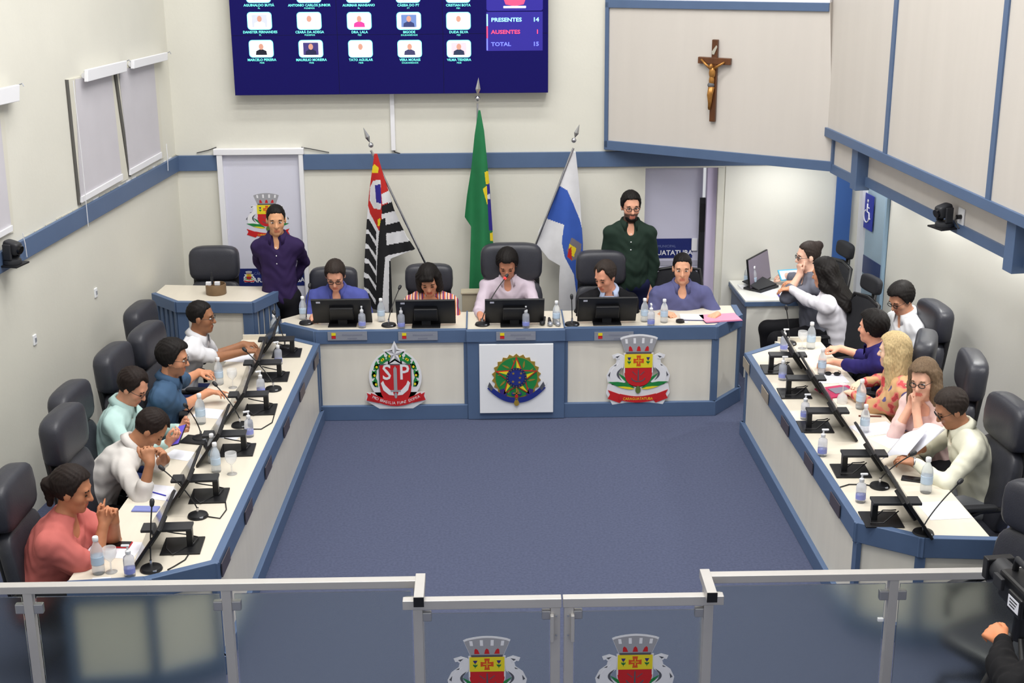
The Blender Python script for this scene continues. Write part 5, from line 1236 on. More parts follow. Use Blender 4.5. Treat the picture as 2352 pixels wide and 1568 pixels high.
# ---- left desk, near to far
coral = cloth('coral', (196, 108, 102))
person('woman in a coral shirt with a dark ponytail, fingers pressed together', (166, 1124), .02, lean=23, s=1.05, hz=.42, g=1.32, belly=1.25, sh=.195, fem=True, head=(0, 14, 0), skin=(160, 106, 76), hair='pony', haircol=(34, 25, 22), hn='dark_brown',
       shirt=coral, sleeve='short', trousers=blackt, collar=None, neckv=.055, vox=.007, eyes='down',
       hands={'R': HD(238, 1205, .90, (.35, .25, .9), (-.2, 1, 0), [.15, .75, .8, .8]), 'L': HD(262, 1195, .90, (-.1, -.2, .95), (0, -1, .1), [.2, .7, .8, .8])}, poles={'R': (-.2, -.4, -1), 'L': (.1, .5, -1)})
person('man in a pale grey shirt resting his head on his fist', (345, 985), .05, lean=42, g=1.08, belly=1.1, head=(0, 48, -8), skin=(150, 104, 76), hair='recede', haircol=(32, 26, 24), hn='dark_brown',
       shirt=cloth('pale_grey', (216, 212, 208)), sleeve='rolled', trousers=blackt, collar=cloth('pale_grey', (216, 212, 208)), neckv=.024, vox=.007, eyes='down', hunch=.03,
       hands={'R': HD(345, 1062, .94, (-.15, .2, .9), (-.3, .9, 0), .85), 'L': HD(380, 1055, .90, (-.1, -.3, .8), (-.6, -.6, .2), .8)}, poles={'R': (.1, -.5, -1), 'L': (.2, .5, -1)})
person('man in a mint green shirt and glasses looking at his phone', (305, 888), .0, lean=22, g=1.06, belly=1.1, head=(-12, 32, 0), skin=(186, 132, 106), hair='recede', haircol=(40, 30, 26), hn='dark_brown',
       shirt=cloth('mint', (186, 216, 212)), sleeve='long', trousers=jeans, collar=cloth('mint', (186, 216, 212)), neckv=.024, glasses='wire', eyes='down',
       hands={'R': HD(385, 1018, .82, (.7, -.1, .5), (-.3, .5, .6), .5), 'L': HD(415, 985, .80, (.7, -.4, .4), (-.3, -.6, .5), .5)})
person('man in a steel blue polo with glasses and stubble, pointing at the desk', (398, 822), -.02, lean=16, g=1.0, head=(2, 10, 0), skin=(178, 124, 94), hair='thick', haircol=(22, 18, 17), hn='black', beard=.45,
       shirt=cloth('steel_blue', (66, 92, 122)), sleeve='short', trousers=jeans, collar=cloth('steel_blue', (66, 92, 122)), neckv=.024, glasses='wire',
       hands={'R': HD(478, 900, .80, (1, -.1, .02), (0, -.2, -1), [.1, .3, .35, .4]), 'L': HD(470, 850, .78, (1, -.2, 0), dn_, .35)}, poles={'R': (-.3, -.6, -.8), 'L': (0, .6, -.8)})
person('man in a white polo and glasses reaching across the far left desk', (462, 728), -.1, lean=24, g=.95, head=(4, 4, 0), skin=(132, 90, 64), hair='crop', haircol=(20, 17, 16), hn='black',
       shirt=cloth('white_polo', (222, 222, 226)), sleeve='short', trousers=jeans, collar=cloth('white_polo', (222, 222, 226)), neckv=.024, glasses='wire', legs=(0, 0),
       hands={'R': HD(566, 806, .80, (1, .1, .0), dn_, .55), 'L': HD(560, 790, .76, (1, -.1, 0), dn_, .5)}, poles={'R': (-.2, -.5, -.9), 'L': (0, .6, -.8)})
# ---- presiding desk, left to right
S_ = -math.pi/2
def desk_hands(cx, wdt, z=.82, Y=11.72, c=.4): return {'R': dict(w=(cx-wdt, Y, z), d=A3((.3, -1, 0)), n=A3(dn_), c=c), 'L': dict(w=(cx+wdt, Y, z), d=A3((-.3, -1, 0)), n=A3(dn_), c=c)}
bp = cloth('violet_blue_polo', (80, 88, 160))
x = atz(770, 635, 1.17).x
person('man in a violet blue polo and glasses at the left of the presiding desk', (770, 632), S_, hz=.45, legs=(0, -.08), tl=.72, lean=14, g=1.14, belly=1.15, sh=.2, head=(0, 26, 0), skin=(192, 140, 116), hair='short', haircol=(50, 42, 38), hn='dark_grey_brown',
       shirt=bp, sleeve='short', trousers=blackt, collar=bp, neckv=.026, glasses='bold', eyes='down', hands=desk_hands(x, .2), poles={'R': (-.35, .35, -1), 'L': (.35, .35, -1)})
x = atz(985, 650, 1.15).x
stripes = ramp_mat('striped_blouse', 'wave', [(0, (226, 110, 60)), (.2, (236, 226, 214)), (.34, (70, 50, 120)), (.46, (232, 140, 70)), (.62, (240, 234, 226)), (.74, (196, 60, 60)), (.86, (84, 66, 140))], 5.2, rot=(0, 0, 0))
person('woman with black bobbed hair in an orange, white and purple striped blouse', (985, 643), S_, hz=.45, legs=(0, -.08), tl=.72, lean=14, g=1.02, sh=.175, fem=True, head=(0, 28, 4), skin=(178, 126, 100), hair='bob', haircol=(20, 17, 19), hn='black',
       shirt=stripes, sleeve='long', trousers=blackt, neckv=.055, eyes='down', hands=desk_hands(x, .17), poles={'R': (-.35, .35, -1), 'L': (.35, .35, -1)})
x = atz(1165, 610, 1.2).x
lil = cloth('lilac_white', (206, 192, 206))
person('man in a pale lilac shirt speaking into the lit microphone', (1165, 606), S_, lean=12, g=1.06, belly=1.08, sh=.185, hz=.5, tl=.72, legs=(0, -.08), head=(-4, 30, 0), skin=(168, 116, 92), hair='thick', haircol=(20, 17, 17), hn='black',
       shirt=lil, sleeve='long', trousers=blackt, collar=lil, neckv=.024, eyes='down', hands=desk_hands(x, .24), poles={'R': (-.35, .35, -1), 'L': (.35, .35, -1)})
x = atz(1392, 635, 1.17).x
suit = cloth('black_suit', (22, 22, 26)); lsh = cloth('light_blue_shirt', (190, 204, 236))
r4 = person('man in a dark suit over a light blue shirt, head turned to the side', (1390, 634), S_, hz=.45, legs=(0, -.08), tl=.72, lean=10, g=1.06, belly=1.1, sh=.195, head=(-42, 22, 0), skin=(190, 134, 110), hair='recede', haircol=(52, 42, 38), hn='dark_grey_brown',
       shirt=suit, sleeve='long', trousers=blackt, collar=lsh, neckv=.07, eyes='down', hands=desk_hands(x, .2), poles={'R': (-.35, .35, -1), 'L': (.35, .35, -1)})
b = B(); N_, F1_, U1_, Lf_ = r4['N'], r4['F1'], r4['U1'], r4['Lf']; O_ = r4['O']
pp = [(-.045, .0, .075), (.045, .0, .075), (.03, -.1, .124), (0, -.2, .136), (-.03, -.1, .124)]
b.add([Vector(N_+Lf_*u+U1_*v+F1_*w_-O_) for u, v, w_ in pp], [(0, 1, 2, 3, 4)]); o = b.build('shirt_front', lsh, r4['o']); o.modifiers.new('t', 'SOLIDIFY').thickness = .012
slt = cloth('slate_violet', (92, 94, 136))
person('man in a slate blue shirt handling papers at the right of the presiding desk', (1567, 616), S_, hz=.45, legs=(0, -.08), tl=.72, lean=6, g=1.12, belly=1.12, sh=.205, head=(-6, 4, 0), skin=(192, 142, 114), hair='crop', haircol=(20, 18, 18), hn='black',
       shirt=slt, sleeve='rolled', trousers=blackt, collar=slt, neckv=.026, hands={'R': HD(1525, 718, .815, (.8, -.7, 0), dn_, .45), 'L': HD(1648, 722, .815, (-.7, -.7, 0), dn_, .4)}, poles={'R': (-.5, .35, -1), 'L': (.5, .35, -1)})
# ---- standing men
pur = cloth('purple', (48, 34, 74))
rp = person('standing man in a purple shirt with his hands behind his back', (634, 505), S_+.02, lean=0, stand=True, g=.97, sh=.172, head=(8, 6, 0), skin=(182, 134, 100), hair='crop', haircol=(26, 22, 20), hn='black', s=.985,
       shirt=pur, sleeve='long', trousers=blackt, collar=pur, neckv=.02, buttons=True,
       hands={'R': dict(w=lambda H, S, f, L: H-f*.13-L*.08+A3((0, 0, .07)), d=A3((.7, .1, -.6)), n=A3((0, 1, 0)), c=.5), 'L': dict(w=lambda H, S, f, L: H-f*.16+L*.08+A3((0, 0, .05)), d=A3((-.7, .1, -.6)), n=A3((0, 1, 0)), c=.5)}, poles={'R': (-.45, .9, -.1), 'L': (.45, .9, -.1)})
dg = cloth('dark_green', (34, 50, 42))
rg = person('standing man with a beard and glasses in a dark green shirt', (1449, 474), S_-.02, lean=-1, stand=True, g=1.06, belly=1.15, sh=.172, head=(6, 4, 0), skin=(186, 136, 112), hair='short', haircol=(22, 19, 18), hn='black', beard=.85,
       shirt=dg, sleeve='long', trousers=cloth('navy_trousers', (28, 32, 66)), collar=dg, neckv=.024, glasses='bold', buttons=True,
       hands=None)
# ---- secretaries
gry = cloth('slate_grey', (104, 106, 118))
person('woman in a grey top with her hair in a bun, hand at her mouth', (1856, 588), math.pi+.05, lean=10, hz=.5, fem=True, g=1.08, sh=.175, head=(0, 6, 0), skin=(206, 158, 138), hair='bun', haircol=(46, 37, 34), hn='brown', glasses='bold',
       shirt=gry, sleeve='rolled', trousers=blackt, neckv=.024, hands={'L': HD(1838, 628, 1.05, (-.2, .1, 1), (.9, .2, 0), .75), 'R': HD(1796, 632, .80, (-1, 0, -.1), dn_, .4)}, poles={'L': (-.2, -.5, -1), 'R': (0, .6, -.6)})
wbl = cloth('white_blouse', (228, 226, 234))
person('woman with very long black hair in a white blouse reaching over papers', (1893, 628), math.pi-.45, lean=24, hz=.5, fem=True, g=1.06, sh=.172, head=(-14, 10, 0), skin=(176, 122, 92), hair='longback', haircol=(16, 14, 15), hn='black',
       shirt=wbl, sleeve='long', trousers=blackt, neckv=.024, hands={'L': HD(1800, 655, .95, (-1, .2, -.1), dn_, .35), 'R': HD(1815, 645, .92, (-1, .1, 0), dn_, .35)}, poles={'L': (0, -.6, -.6), 'R': (0, .6, -.6)})
# ---- right desk, far to near
wsh = cloth('white_shirt', (230, 232, 236))
person('young man in a white shirt and glasses looking down, beside the right wall', (2070, 686), math.pi+.3, lean=12, g=1.02, head=(8, 28, 0), skin=(172, 124, 98), hair='thick', haircol=(24, 21, 22), hn='black',
       shirt=wsh, sleeve='long', trousers=blackt, collar=wsh, neckv=.024, glasses='bold', eyes='down')
ind = cloth('indigo', (44, 38, 100))
person('man in an indigo shirt leaning over the right desk with his head turned away', (2004, 752), math.pi-.1, lean=26, g=1.05, head=(-34, 2, 0), skin=(196, 142, 118), hair='thick', haircol=(30, 24, 22), hn='black',
       shirt=ind, sleeve='rolled', trousers=jeans, collar=ind, neckv=.024, hands={'L': HD(1895, 828, .76, (-1, .1, -.05), dn_, .45), 'R': HD(1930, 800, .80, (-1, .2, 0), dn_, .4)}, poles={'L': (.2, -.7, -.5), 'R': (.2, .7, -.5)})
flo = ramp_mat('floral_blouse', 'noise', [(0, (92, 84, 130)), (.36, (204, 160, 114)), (.54, (222, 124, 112)), (.59, (190, 62, 66)), (.67, (120, 80, 70)), (.7, (208, 168, 114))], 11., detail=1.5)
person('blonde woman in a tan floral blouse with her arms folded on the desk', (2052, 806), math.pi-.05, lean=14, fem=True, g=1.12, sh=.18, head=(-30, 4, 0), skin=(214, 164, 142), hair='blond', haircol=(196, 172, 128), hn='blonde',
       shirt=flo, sleeve='long', trousers=blackt, neckv=.024, hands={'L': HD(1962, 905, .76, (-.5, .9, 0), dn_, .4), 'R': HD(1975, 880, .78, (-.6, -.8, 0), dn_, .4)}, poles={'L': (.2, -.9, -.4), 'R': (.2, .9, -.4)})
pk = cloth('pale_pink', (224, 192, 188))
person('woman in pale pink with glasses and long hair, joining her hands at her mouth', (2122, 870), math.pi+.65, lean=22, fem=True, g=.95, sh=.165, head=(10, 12, 6), skin=(204, 152, 130), hair='long', haircol=(112, 92, 72), hn='light_brown', glasses='bold',
       shirt=pk, sleeve='rolled', trousers=blackt, neckv=.05, hands={'L': HD(2104, 940, .93, (-.05, -.1, 1), (-.2, 1, 0), .25, .6), 'R': HD(2092, 932, .93, (.1, -.15, 1), (.2, -1, 0), .25, .6)}, poles={'L': (-.1, -.5, -1), 'R': (-.3, .5, -1)})
crm = cloth('cream', (230, 228, 208))
rc = person('man in a cream shirt and glasses reading sheets of paper', (2185, 938), math.pi-.05, lean=24, g=1.14, belly=1.15, sh=.195, head=(4, 28, 0), skin=(150, 104, 78), hair='short', haircol=(46, 40, 38), hn='dark_grey_brown', glasses='bold',
       shirt=crm, sleeve='long', trousers=cloth('grey_trousers', (130, 132, 136)), collar=crm, neckv=.024, vox=.007, eyes='down',
       hands={'L': HD(2100, 1062, .80, (-.9, .35, .15), (-.1, .3, -1), .45), 'R': HD(2118, 1030, .80, (-.9, -.2, .1), (0, -.3, -1), .4)}, poles={'L': (.3, -.8, -.6), 'R': (.2, .8, -.5)})
# ================================================================== THINGS ON THE DESKS
def mk_bottle():
    r = thing('water_bottle', 'x', 'bottle'); 
    B().lathe([(.026, 0), (.031, .004), (.0325, .02), (.031, .05), (.0325, .08), (.032, .12), (.027, .145), (.015, .168), (.0125, .178), (.0125, .186)], n=18).build('bottle_body', M['pet'], r, smooth=True)
    B().lathe([(.0329, .055), (.0331, .06), (.0331, .098), (.0329, .102)], n=18).build('label_band', M['petlab'], r, smooth=True)
    B().lathe([(.0145, .182), (.0155, .184), (.0155, .203), (.013, .206)], n=16).build('cap', M['cap'], r, smooth='auto')
    return r
def mk_pump():
    r = thing('sanitizer_bottle', 'x', 'dispenser')
    B().lathe([(.027, 0), (.031, .004), (.031, .1), (.028, .118), (.014, .13), (.0125, .14)], n=18).build('bottle_body', M['gel'], r, smooth=True)
    B().lathe([(.0314, .022), (.0316, .024), (.0316, .052), (.0314, .054)], n=18).build('label_band', M['gellab'], r, smooth=True)
    p = B().lathe([(.0145, .136), (.0155, .138), (.0155, .155), (.009, .16), (.006, .162), (.006, .18)], n=16).build('pump_collar', M['cap'], r, smooth='auto')
    B().box((-.012, 0, .186), (.046, .016, .012)).build('pump_nozzle', M['cap'], p, bevel=.004)
    return r
def mk_glass():
    r = thing('wine_glass', 'x', 'glass')
    B().lathe([(.034, 0), (.034, .003), (.008, .006), (.005, .012), (.005, .06), (.012, .07), (.032, .09), (.04, .115), (.038, .15), (.036, .15), (.038, .115), (.03, .093), (.008, .076)], n=20).build('bowl_and_stem', M['cglass'], r, smooth=True)
    return r
def mk_mic(head, lit=False):
    r = thing('gooseneck_microphone', 'x', 'microphone'); h = Vector(head)
    B().lathe([(.062, 0), (.064, .006), (.058, .018), (.03, .026), (.012, .03)], n=24).build('base', M['black'], r, smooth='auto')
    B().cyl((0, 0, .028), (0, 0, .06), .008).build('chrome_ferrule', M['chrome'], r, smooth='auto')
    q = [Vector((0, 0, .05)), Vector((h.x*.12, h.y*.12, h.z*.4)), Vector((h.x*.5, h.y*.5, h.z*.72)), h*.97]
    pts = []
    for t in np.linspace(0, 1, 12):
        a = [q[i].lerp(q[i+1], t) for i in range(3)]; b_ = [a[i].lerp(a[i+1], t) for i in range(2)]; pts.append(b_[0].lerp(b_[1], t))
    B().tube(pts, .0042, 8).build('gooseneck', M['black'], r, smooth=True)
    d = (pts[-1]-pts[-3]).normalized()
    B().tube([h-d*.02, h-d*.012, h+d*.01, h+d*.022, h+d*.027], [.008, .0125, .0145, .011, .004], 12).build('foam_head', M['dark'], r, smooth=True)
    B().box((.03, -.045, .016), (.02, .02, .006)).build('button', M['steel'], r)
    if lit: B().tube([h-d*.03, h-d*.018], .0125, 12).build('light_ring', mat('lit_red', (255, 40, 40), .4, emit=2.5), r, smooth='auto')
    return r
PB, PP, PG = mk_bottle(), mk_pump(), mk_glass(); first_use = {}
def item(proto, px, py, z, label, group, rz=0., sc=1.):
    o = copy_tree(proto) if proto.name in first_use else proto; first_use[proto.name] = 1
    p = atz(px, py, z); put(o, (p.x, p.y, z), rz, label, group); o.scale = (sc,)*3; return o
gb, gp, gg = 'water bottles on the desks', 'hand sanitizer bottles on the desks', 'stemmed glasses on the desks'
for px, py, w_, sc in ((227, 1316, 'beside the elbow of the woman in coral', 1.1), (462, 972, 'before the forearm of the man in the steel blue polo', 1.1), (490, 1062, 'behind the monitor of the man resting his head, next to another bottle', 1.), (497, 1083, 'behind the monitor of the man resting his head, the nearer of two', 1.),
                   (504, 882, 'beside the stemmed glass at the steel blue polo man\'s hand', 1.05), (632, 775, 'at the far end of the left desk', 1.)):
    item(PB, px, py, zt_s, 'clear water bottle '+w_, gb, sc=sc)
for px, py, w_, sc in ((2126, 1130, 'in front of the man in the cream shirt', 1.15), (1976, 938, 'beside the pink folder on the right desk', 1.1), (1985, 992, 'near the loose sheets before the woman in pink', 1.), (1887, 858, 'by the hand of the man in indigo', 1.), (1862, 800, 'at the far end of the right desk beside a stemmed glass', 1.1)):
    item(PB, px, py, zt_s, 'clear water bottle '+w_, gb, sc=sc)
for px, py, w_ in ((697, 733, 'at the left end of the presiding desk'), (876, 738, 'between the monitors of the blue polo man and the woman in stripes'), (1278, 744, 'right of the lit-microphone man\'s monitor'), (1480, 738, 'left of the pump bottle before the man in slate blue'), (1525, 740, 'directly before the man in slate blue')):
    item(PB, px, py, zt_m, 'clear water bottle '+w_, gb)
for px, py, w_ in ((1716, 656, 'left of the pair on the secretaries\' desk'), (1729, 660, 'right of the pair on the secretaries\' desk')):
    item(PB, px, py, .75, 'clear water bottle '+w_, gb)
for px, py, w_, rz in ((299, 1322, 'near the railing end of the left desk', 0), (573, 1002, 'beside the monitor arm before the man in mint', .4), (600, 906, 'beside the monitor arm before the steel blue polo man', .4), (640, 836, 'beside the monitor arm near the white polo man\'s hand', .4)):
    item(PP, px, py, zt_s, 'clear pump bottle of sanitizer '+w_, gp, rz)
for px, py, w_ in ((1976, 1152, 'nearest the railing on the right desk'), (1888, 1046, 'second from the railing on the right desk'), (1848, 962, 'third from the railing on the right desk'), (1797, 872, 'fourth from the railing on the right desk'), (1800, 806, 'farthest on the right desk')):
    item(PP, px, py, zt_s, 'white pump sanitizer bottle '+w_, gp, math.pi)
for px, py, w_ in ((832, 752, 'right of the blue polo man\'s monitor'), (922, 754, 'left of the striped woman\'s monitor'), (1208, 752, 'right of the central monitor stand'), (1495, 748, 'before the man in slate blue')):
    item(PP, px, py, zt_m, 'clear pump sanitizer bottle '+w_, gp, -math.pi/2)
for px, py, w_ in ((256, 1313, 'beside the water bottle of the woman in coral'), (533, 1088, 'behind the monitor of the man resting his head'), (535, 890, 'near the steel blue polo man\'s pointing hand')):
    item(PG, px, py, zt_s, 'clear stemmed glass '+w_, gg)
for px, py, w_ in ((1842, 800, 'at the far end of the right desk'), (1934, 925, 'upside down by the pink folder')):
    o = item(PG, px, py, zt_s, 'clear stemmed glass '+w_, gg)
o.rotation_euler = (math.pi, 0, 0); o.location.z += .15
gm = 'gooseneck microphones'
def mic(bpx, hpx, z, label, dz, lit=False):
    """base pixel on the desk, head pixel; dz = head height above the desk"""
    b_ = atz(*bpx, z); h = atz(*hpx, z+dz)-b_; o = mk_mic((h.x, h.y, dz), lit); put(o, b_, 0, label, gm)
    return o
for bpx, hpx, dz, w_ in (((348, 1308), (349, 1155), .37, 'nearest the railing on the left desk, standing straight up'), ((455, 1186), (372, 1075), .30, 'bent towards the man resting his head on his fist'), ((462, 1008), (427, 932), .28, 'before the man in the mint shirt'),
                         ((552, 978), (494, 882), .28, 'bent towards the steel blue polo man'), ((628, 895), (562, 803), .26, 'bent towards the hand of the white polo man'), ((655, 800), (629, 718), .27, 'at the far end of the left desk')):
    mic(bpx, hpx, zt_s, 'black gooseneck microphone '+w_, dz)
for bpx, hpx, dz, w_ in (((2120, 1226), (2205, 1106), .26, 'nearest the railing on the right desk'), ((2020, 1118), (2097, 1042), .24, 'bent towards the man in the cream shirt'), ((1812, 790), (1806, 707), .32, 'standing straight at the far end of the right desk')):
    mic(bpx, hpx, zt_s, 'black gooseneck microphone '+w_, dz)
for bpx, hpx, dz, w_, lt in (((704, 743), (711, 656), .28, 'at the left end of the presiding desk', 0), ((893, 748), (918, 660), .27, 'left of the striped woman\'s monitor', 0), ((1108, 746), (1163, 634), .36, 'with a red light before the man in lilac', 1), ((1314, 746), (1313, 682), .24, 'left of the suited man\'s monitor', 0)):
    mic(bpx, hpx, zt_m, 'black gooseneck microphone '+w_, dz, bool(lt))
# papers, phones, folders
def sheet(px, py, z, rz, label, w_=.21, h_=.297, m=None, cat='paper', lift=.0006, th=.0012, group=None):
    p = atz(px, py, z); o = B().box((0, 0, th/2), (w_, h_, th)).build('paper_sheet' if cat == 'paper' else cat, m or M['paper'], None, bevel=0); put(o, (p.x, p.y, z+lift), rz); tag(o, label, cat, group); return o
gs = 'paper sheets on the desks'
for px, py, rz, w_, h_, lab in ((262, 1262, 1.45, .21, .30, 'white sheet under the red phone before the woman in coral'), (358, 1130, 1.3, .21, .3, 'white sheet with a pen before the man in pale grey'), (415, 1045, 1.2, .15, .2, 'small white sheet near the mint-shirted man\'s phone'), (490, 950, 1.3, .18, .26, 'white sheet beside the bottle of the steel blue polo man'),
                            (560, 822, 1.4, .21, .3, 'white sheet under the hand of the man in the white polo'), (525, 1000, 1.2, .12, .18, 'small white note behind the mint-shirted man\'s monitor'), (232, 1332, .1, .1, .06, 'small white card under the stemmed glass')):
    sheet(px, py, zt_s, rz, lab, w_, h_, group=gs)
for px, py, rz, w_, h_, lab in ((2168, 1172, -1.5, .25, .26, 'white sheet on the right desk nearest the railing'), (2010, 985, -1.3, .21, .3, 'white sheet printed with lines before the woman in pink'), (2055, 1010, -1.1, .2, .28, 'loose white sheet before the cream-shirted man'), (1905, 870, -1.5, .2, .26, 'white sheet near the sunglasses on the right desk')):
    sheet(px, py, zt_s, rz, lab, w_, h_, group=gs)
def phone(px, py, z, rz, label, case, scr_):
    r = thing('mobile_phone', label, 'phone', atz(px, py, z), rz); B().box((0, 0, .0045), (.078, .162, .009)).build('case', case, r, bevel=.004); B().box((0, 0, .0093), (.07, .152, .0012)).build('screen', scr_, r); return r
phone(270, 1252, zt_s+.002, 1.5, 'mobile phone in a red case lying on white paper', mat('red_case', (190, 30, 36), .4), M['gloss'])
phone(335, 1170, zt_s, 1.5, 'mobile phone in a lavender blue case lying on the desk', mat('lavender_case', (120, 130, 190), .4), mat('lavender_case2', (128, 138, 200), .3))
phone(2100, 1102, zt_s, 1.2, 'black mobile phone behind the cream-shirted man\'s water bottle', M['black'], M['gloss'])
ph = phone(400, 1005, zt_s, 0, 'mobile phone with a lit violet screen held by the man in mint', M['black'], mat('lit_violet_screen', (96, 84, 190), .3, emit=.5))
pq = atz(412, 1000, .86); ph.location = pq; ph.rotation_euler = (math.radians(38), math.radians(-22), -.55)
nbk = thing('notebook', 'black notebook beside the microphone before the man in mint', 'notebook', atz(452, 1012, zt_s), 1.3); B().box((0, 0, .006), (.14, .2, .012)).build('cover', M['black'], nbk, bevel=.003); B().box((.004, 0, .006), (.136, .196, .008)).build('pages', M['paper'], nbk)
pen = B().cyl((-.07, 0, .004), (.07, 0, .004), .004, n=8).build('pen', mat('blue_pen', (60, 60, 190), .4), None, smooth='auto'); put(pen, atz(362, 1134, zt_s+.002), -.55); tag(pen, 'blue pen lying on the sheet before the man in pale grey', 'pen')
pen = B().cyl((-.08, 0, .006), (.08, 0, .006), .006, n=8).build('pen', mat('brown_pen', (110, 52, 40), .4), None, smooth='auto'); put(pen, atz(1998, 957, zt_s), -.1); tag(pen, 'brown pen case lying at the edge of the right desk', 'pen')
pf = thing('folder', 'crimson folder with a grey tablet on the right desk before the blonde woman', 'folder', atz(1925, 900, zt_s), -1.25); B().box((0, 0, .005), (.22, .28, .01)).build('cover', mat('crimson_cover', (176, 36, 84), .5), pf, bevel=.003); B().box((0, .02, .012), (.11, .15, .006)).build('tablet', mat('grey_tablet', (128, 124, 138), .3), pf, bevel=.002)
sg_ = thing('sunglasses', 'black sunglasses lying on the right desk near the indigo-shirted man', 'glasses', atz(1912, 863, zt_s), -.2)
for s in (-1, 1): B().ell((s*.033, 0, .018), (.026, .006, .018)).build('lens', M['gloss'], sg_, smooth=True); B().tube([(s*.06, 0, .02), (s*.062, .06, .016), (s*.05, .12, .004)], .003, 6).build('temple', M['black'], sg_)
B().tube([(-.01, 0, .02), (0, -.003, .024), (.01, 0, .02)], .003, 6).build('bridge', M['black'], sg_)
# sheets held by the man in the cream shirt
for (px, py, z), (rx, ry, rz), lab in (((2078, 1022, .84), (math.radians(20), math.radians(-25), -.9), 'white sheet held up in the cream-shirted man\'s left hand'), ((2112, 1008, .86), (math.radians(28), math.radians(-8), -1.2), 'larger white sheet held by the cream-shirted man')):
    b = B(); n_ = 8
    for i in range(n_+1):
        for j in range(2): u = -.105+.21*i/n_; b.v.append((u, -.145+.29*j, .02*math.sin(3*i/n_)))
    for i in range(n_): b.f.append((2*i, 2*i+2, 2*i+3, 2*i+1)); b.mi.append(0)
    o = b.build('paper_sheet', M['paper'], None, smooth=True); o.location = atz(px, py, z); o.rotation_euler = (rx, ry, rz); tag(o, lab, 'paper'); o.modifiers.new('t', 'SOLIDIFY').thickness = .001
# presiding desk things
def pile(px, py, rz, col, label, w_, h_, n, nm):
    r = thing(nm, label, nm.replace('_', ' ').split()[-1], atz(px, py, zt_m), rz)
    for i in range(n): B().box((.004*math.sin(i*2.1), .003*i, .003+.006*i), (w_, h_, .005)).build('sheet', mat('paper_'+label[:8], col, .7) if i else M['navy'], r)
    return r
pile(1655, 733, .15, (232, 150, 178), 'stack of pink folders at the right end of the presiding desk', .32, .2, 3, 'paper_stack')
pile(1590, 731, -.1, (238, 238, 246), 'white open papers in the hands of the man in slate blue', .2, .14, 3, 'paper_stack')
cp_ = thing('small_case', 'small black round case before the man in slate blue', 'case', atz(1562, 740, zt_m)); B().lathe([(.035, 0), (.037, .004), (.036, .02), (.03, .024)], n=20).build('body', M['black'], cp_, smooth='auto'); B().box((.05, -.02, .006), (.03, .025, .012)).build('clip', M['white'], cp_, bevel=.003)
gh = 'handheld microphones on the presiding desk'
for i, (px, py, lab) in enumerate(((1247, 749, 'left of three handheld microphones lying by the central section joint'), (1263, 751, 'middle of three handheld microphones lying by the central section joint'), (1279, 751, 'right of three handheld microphones lying by the central section joint'))):
    r = thing('handheld_microphone', lab, 'microphone', atz(px, py-6, zt_m), math.pi/2+.15*(i-1), gh)
    B().tube([(-.02, 0, .016), (.03, 0, .016), (.14, 0, .013)], [.014, .016, .011], 12).build('handle', M['black'], r, smooth='auto'); B().ell((-.045, 0, .02), (.03, .024, .02)).build('mesh_head', M['steel'] if i else M['dark'], r, smooth=True)
# secretaries' desk things
kb = thing('laptop', 'dark closed laptop pushed aside at the front of the secretaries\' desk', 'laptop', atz(1748, 662, .75), .75); B().box((0, 0, .012), (.28, .2, .02)).build('body', M['dark'], kb, bevel=.003); B().box((0, .02, .05), (.28, .2, .01), Matrix.Rotation(.22, 3, 'X')).build('lid', M['dark'], kb, bevel=.003)
tp = thing('telephone', 'dark telephone behind the bottles on the secretaries\' desk', 'telephone', atz(1765, 634, .75), .3); B().pillow((0, 0, .03), (.17, .12, .06), None, .5).build('body', M['dark'], tp, smooth=True); B().tube([(-.07, 0, .055), (-.05, 0, .075), (.05, 0, .075), (.07, 0, .055)], [.018, .013, .013, .018], 8).build('handset', M['black'], tp, smooth=True)
bf = thing('folder', 'bright blue folder between the two secretaries', 'folder', atz(1812, 645, .78), .2); B().box((0, 0, .06), (.2, .01, .12), Matrix.Rotation(-.9, 3, 'X')).build('cover', mat('sky_blue_card', (90, 190, 232), .6), bf); B().box((0, -.004, .06), (.18, .008, .1), Matrix.Rotation(-.9, 3, 'X')).build('pages', M['paper'], bf)
vf = thing('folder', 'violet folder at the front edge of the secretaries\' desk', 'folder', atz(1820, 680, .75), 0); B().box((0, 0, .006), (.26, .14, .012)).build('cover', mat('violet_card', (66, 50, 140), .5), vf, bevel=.002); B().box((-.02, .02, .014), (.2, .12, .006)).build('pages', M['paper'], vf)
sheet(1770, 672, .75, .6, 'white sheets beside the laptop on the secretaries\' desk', .2, .26, group=gs); ty = thing('tray', 'white tray under the two bottles on the secretaries\' desk', 'tray', atz(1722, 659, .75), .1); B().box((0, 0, .004), (.2, .12, .006)).build('base', M['cap'], ty, bevel=.002)
for s in (-1, 1): B().box((s*.098, 0, .009), (.006, .12, .012)).build('rim', M['cap'], ty)
wt = B().tube([Vector(rc['ARM']['L'][1])+Vector((.03*math.cos(t)*.25, .033*math.cos(t), .03*math.sin(t))) for t in np.linspace(0, 2*math.pi, 18)], .008, 6).build('wrist_watch', M['chrome'], None, smooth=True); tag(wt, 'steel watch on the wrist of the man in the cream shirt', 'watch')
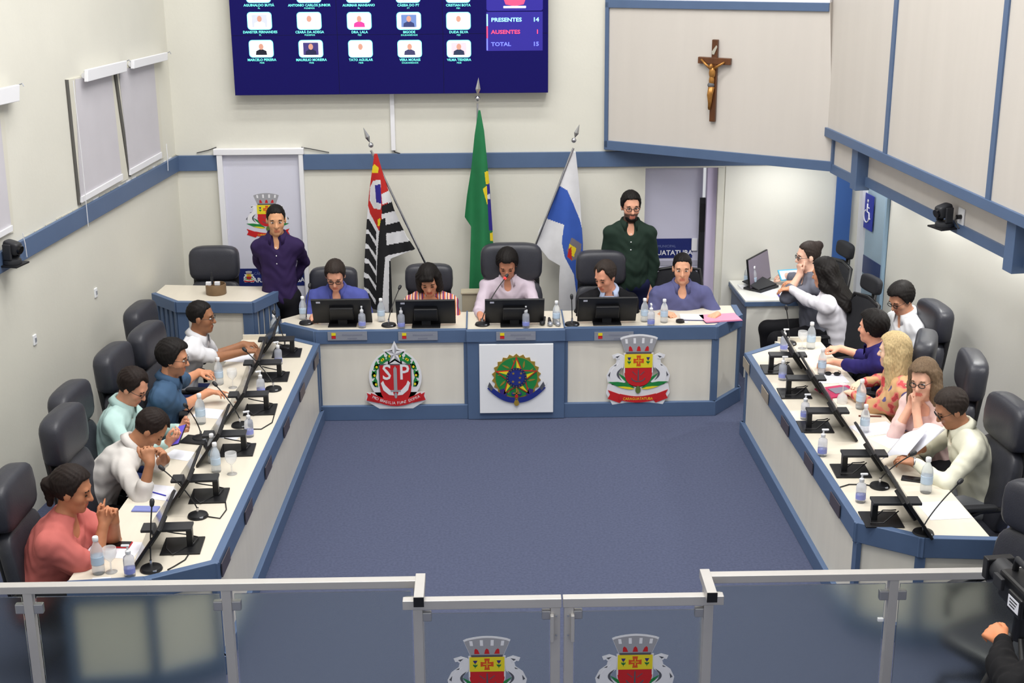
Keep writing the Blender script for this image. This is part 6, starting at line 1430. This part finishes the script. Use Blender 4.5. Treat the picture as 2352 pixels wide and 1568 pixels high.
# cables trailing from the near microphones
for k, (pts, lab) in enumerate((([(385, 1308), (400, 1300), (425, 1285), (440, 1262)], 'thin black cable of the microphone nearest the railing on the left desk'), ([(478, 1186), (505, 1190), (520, 1170), (517, 1145)], 'black cable with a white plug beside the second left microphone'), ([(560, 985), (600, 985), (625, 970), (632, 945)], 'black cable curling behind the mint-shirted man\'s monitor'), ([(1930, 1118), (1950, 1112), (1985, 1112), (2005, 1116)], 'thin cable of the second microphone on the right desk'))):
    o = B().tube([atz(*p, zt_s+.005) for p in pts], .004, 6).build('cable', M['black'], None, smooth=True); tag(o, lab, 'cable')
# ================================================================== CAMERA OPERATOR by the railing (right edge)
vc = thing('video_camera', 'black video camera with a white sticker on a tripod at the right edge', 'camera', tuple(atz(2352, 1362, 1.22)[:2])+(0,), .12)
zc_ = 1.22
bd = B().box((0, 0, zc_), (.13, .26, .14)).build('body', M['black'], vc, bevel=.015)
B().cyl((0, .13, zc_+.005), (0, .24, zc_+.005), .055, .06).build('lens_hood', M['dark'], vc, smooth='auto')
B().box((0, .26, zc_+.005), (.14, .05, .11)).build('matte_box', M['black'], vc, bevel=.006)
B().tube([(0, .1, zc_+.07), (0, .09, zc_+.13), (0, -.09, zc_+.13), (0, -.1, zc_+.07)], .016, 8).build('top_handle', M['dark'], vc, smooth=True)
B().box((-.09, .075, zc_+.03), (.02, .08, .06)).build('side_screen', M['dark'], vc, bevel=.004)
B().box((-.0815, -.06, zc_-.02), (.002, .1, .06)).build('sticker', M['paper'], vc)
B().box((-.07, -.06, zc_-.02), (.022, .13, .1)).build('side_door', M['black'], vc, bevel=.008)
for i in range(3): B().box((-.083, -.06+.004*i, zc_-.003-.016*i), (.001, .07-.01*i, .006)).build('sticker_mark', M['dark'], vc)
B().cyl((0, 0, .98), (0, 0, zc_-.07), .035).build('tripod_head', M['black'], vc, smooth='auto')
for k in range(3):
    t = 2*math.pi*k/3+.5; B().tube([(.03*math.cos(t), .03*math.sin(t), 1.0), (.2*math.cos(t), .2*math.sin(t), .5), (.36*math.cos(t), .36*math.sin(t), .012)], [.02, .016, .012], 8).build('tripod_leg', M['black'], vc, smooth=True)
blk_ = cloth('black_tee', (17, 17, 20))
rop = person('camera operator in black at the lower right corner, hand raised to the video camera', (2422, 1410), 2.1, lean=4, stand=True, s=1.04, g=1.25, sh=.215, head=(0, 12, 0), skin=(176, 112, 76), hair='short', haircol=(22, 19, 18), hn='black', shirt=blk_, sleeve='long', trousers=blackt, neckv=.0,
       hands={'L': HD(2302, 1468, 1.36, (-.3, .9, .1), (.5, .2, -.8), .6), 'R': HD(2440, 1420, 1.15, (-.1, .95, .1), (-.6, 0, -.6), .5)}, poles={'L': (-1, -.45, -.3), 'R': (.5, 0, -.8)})
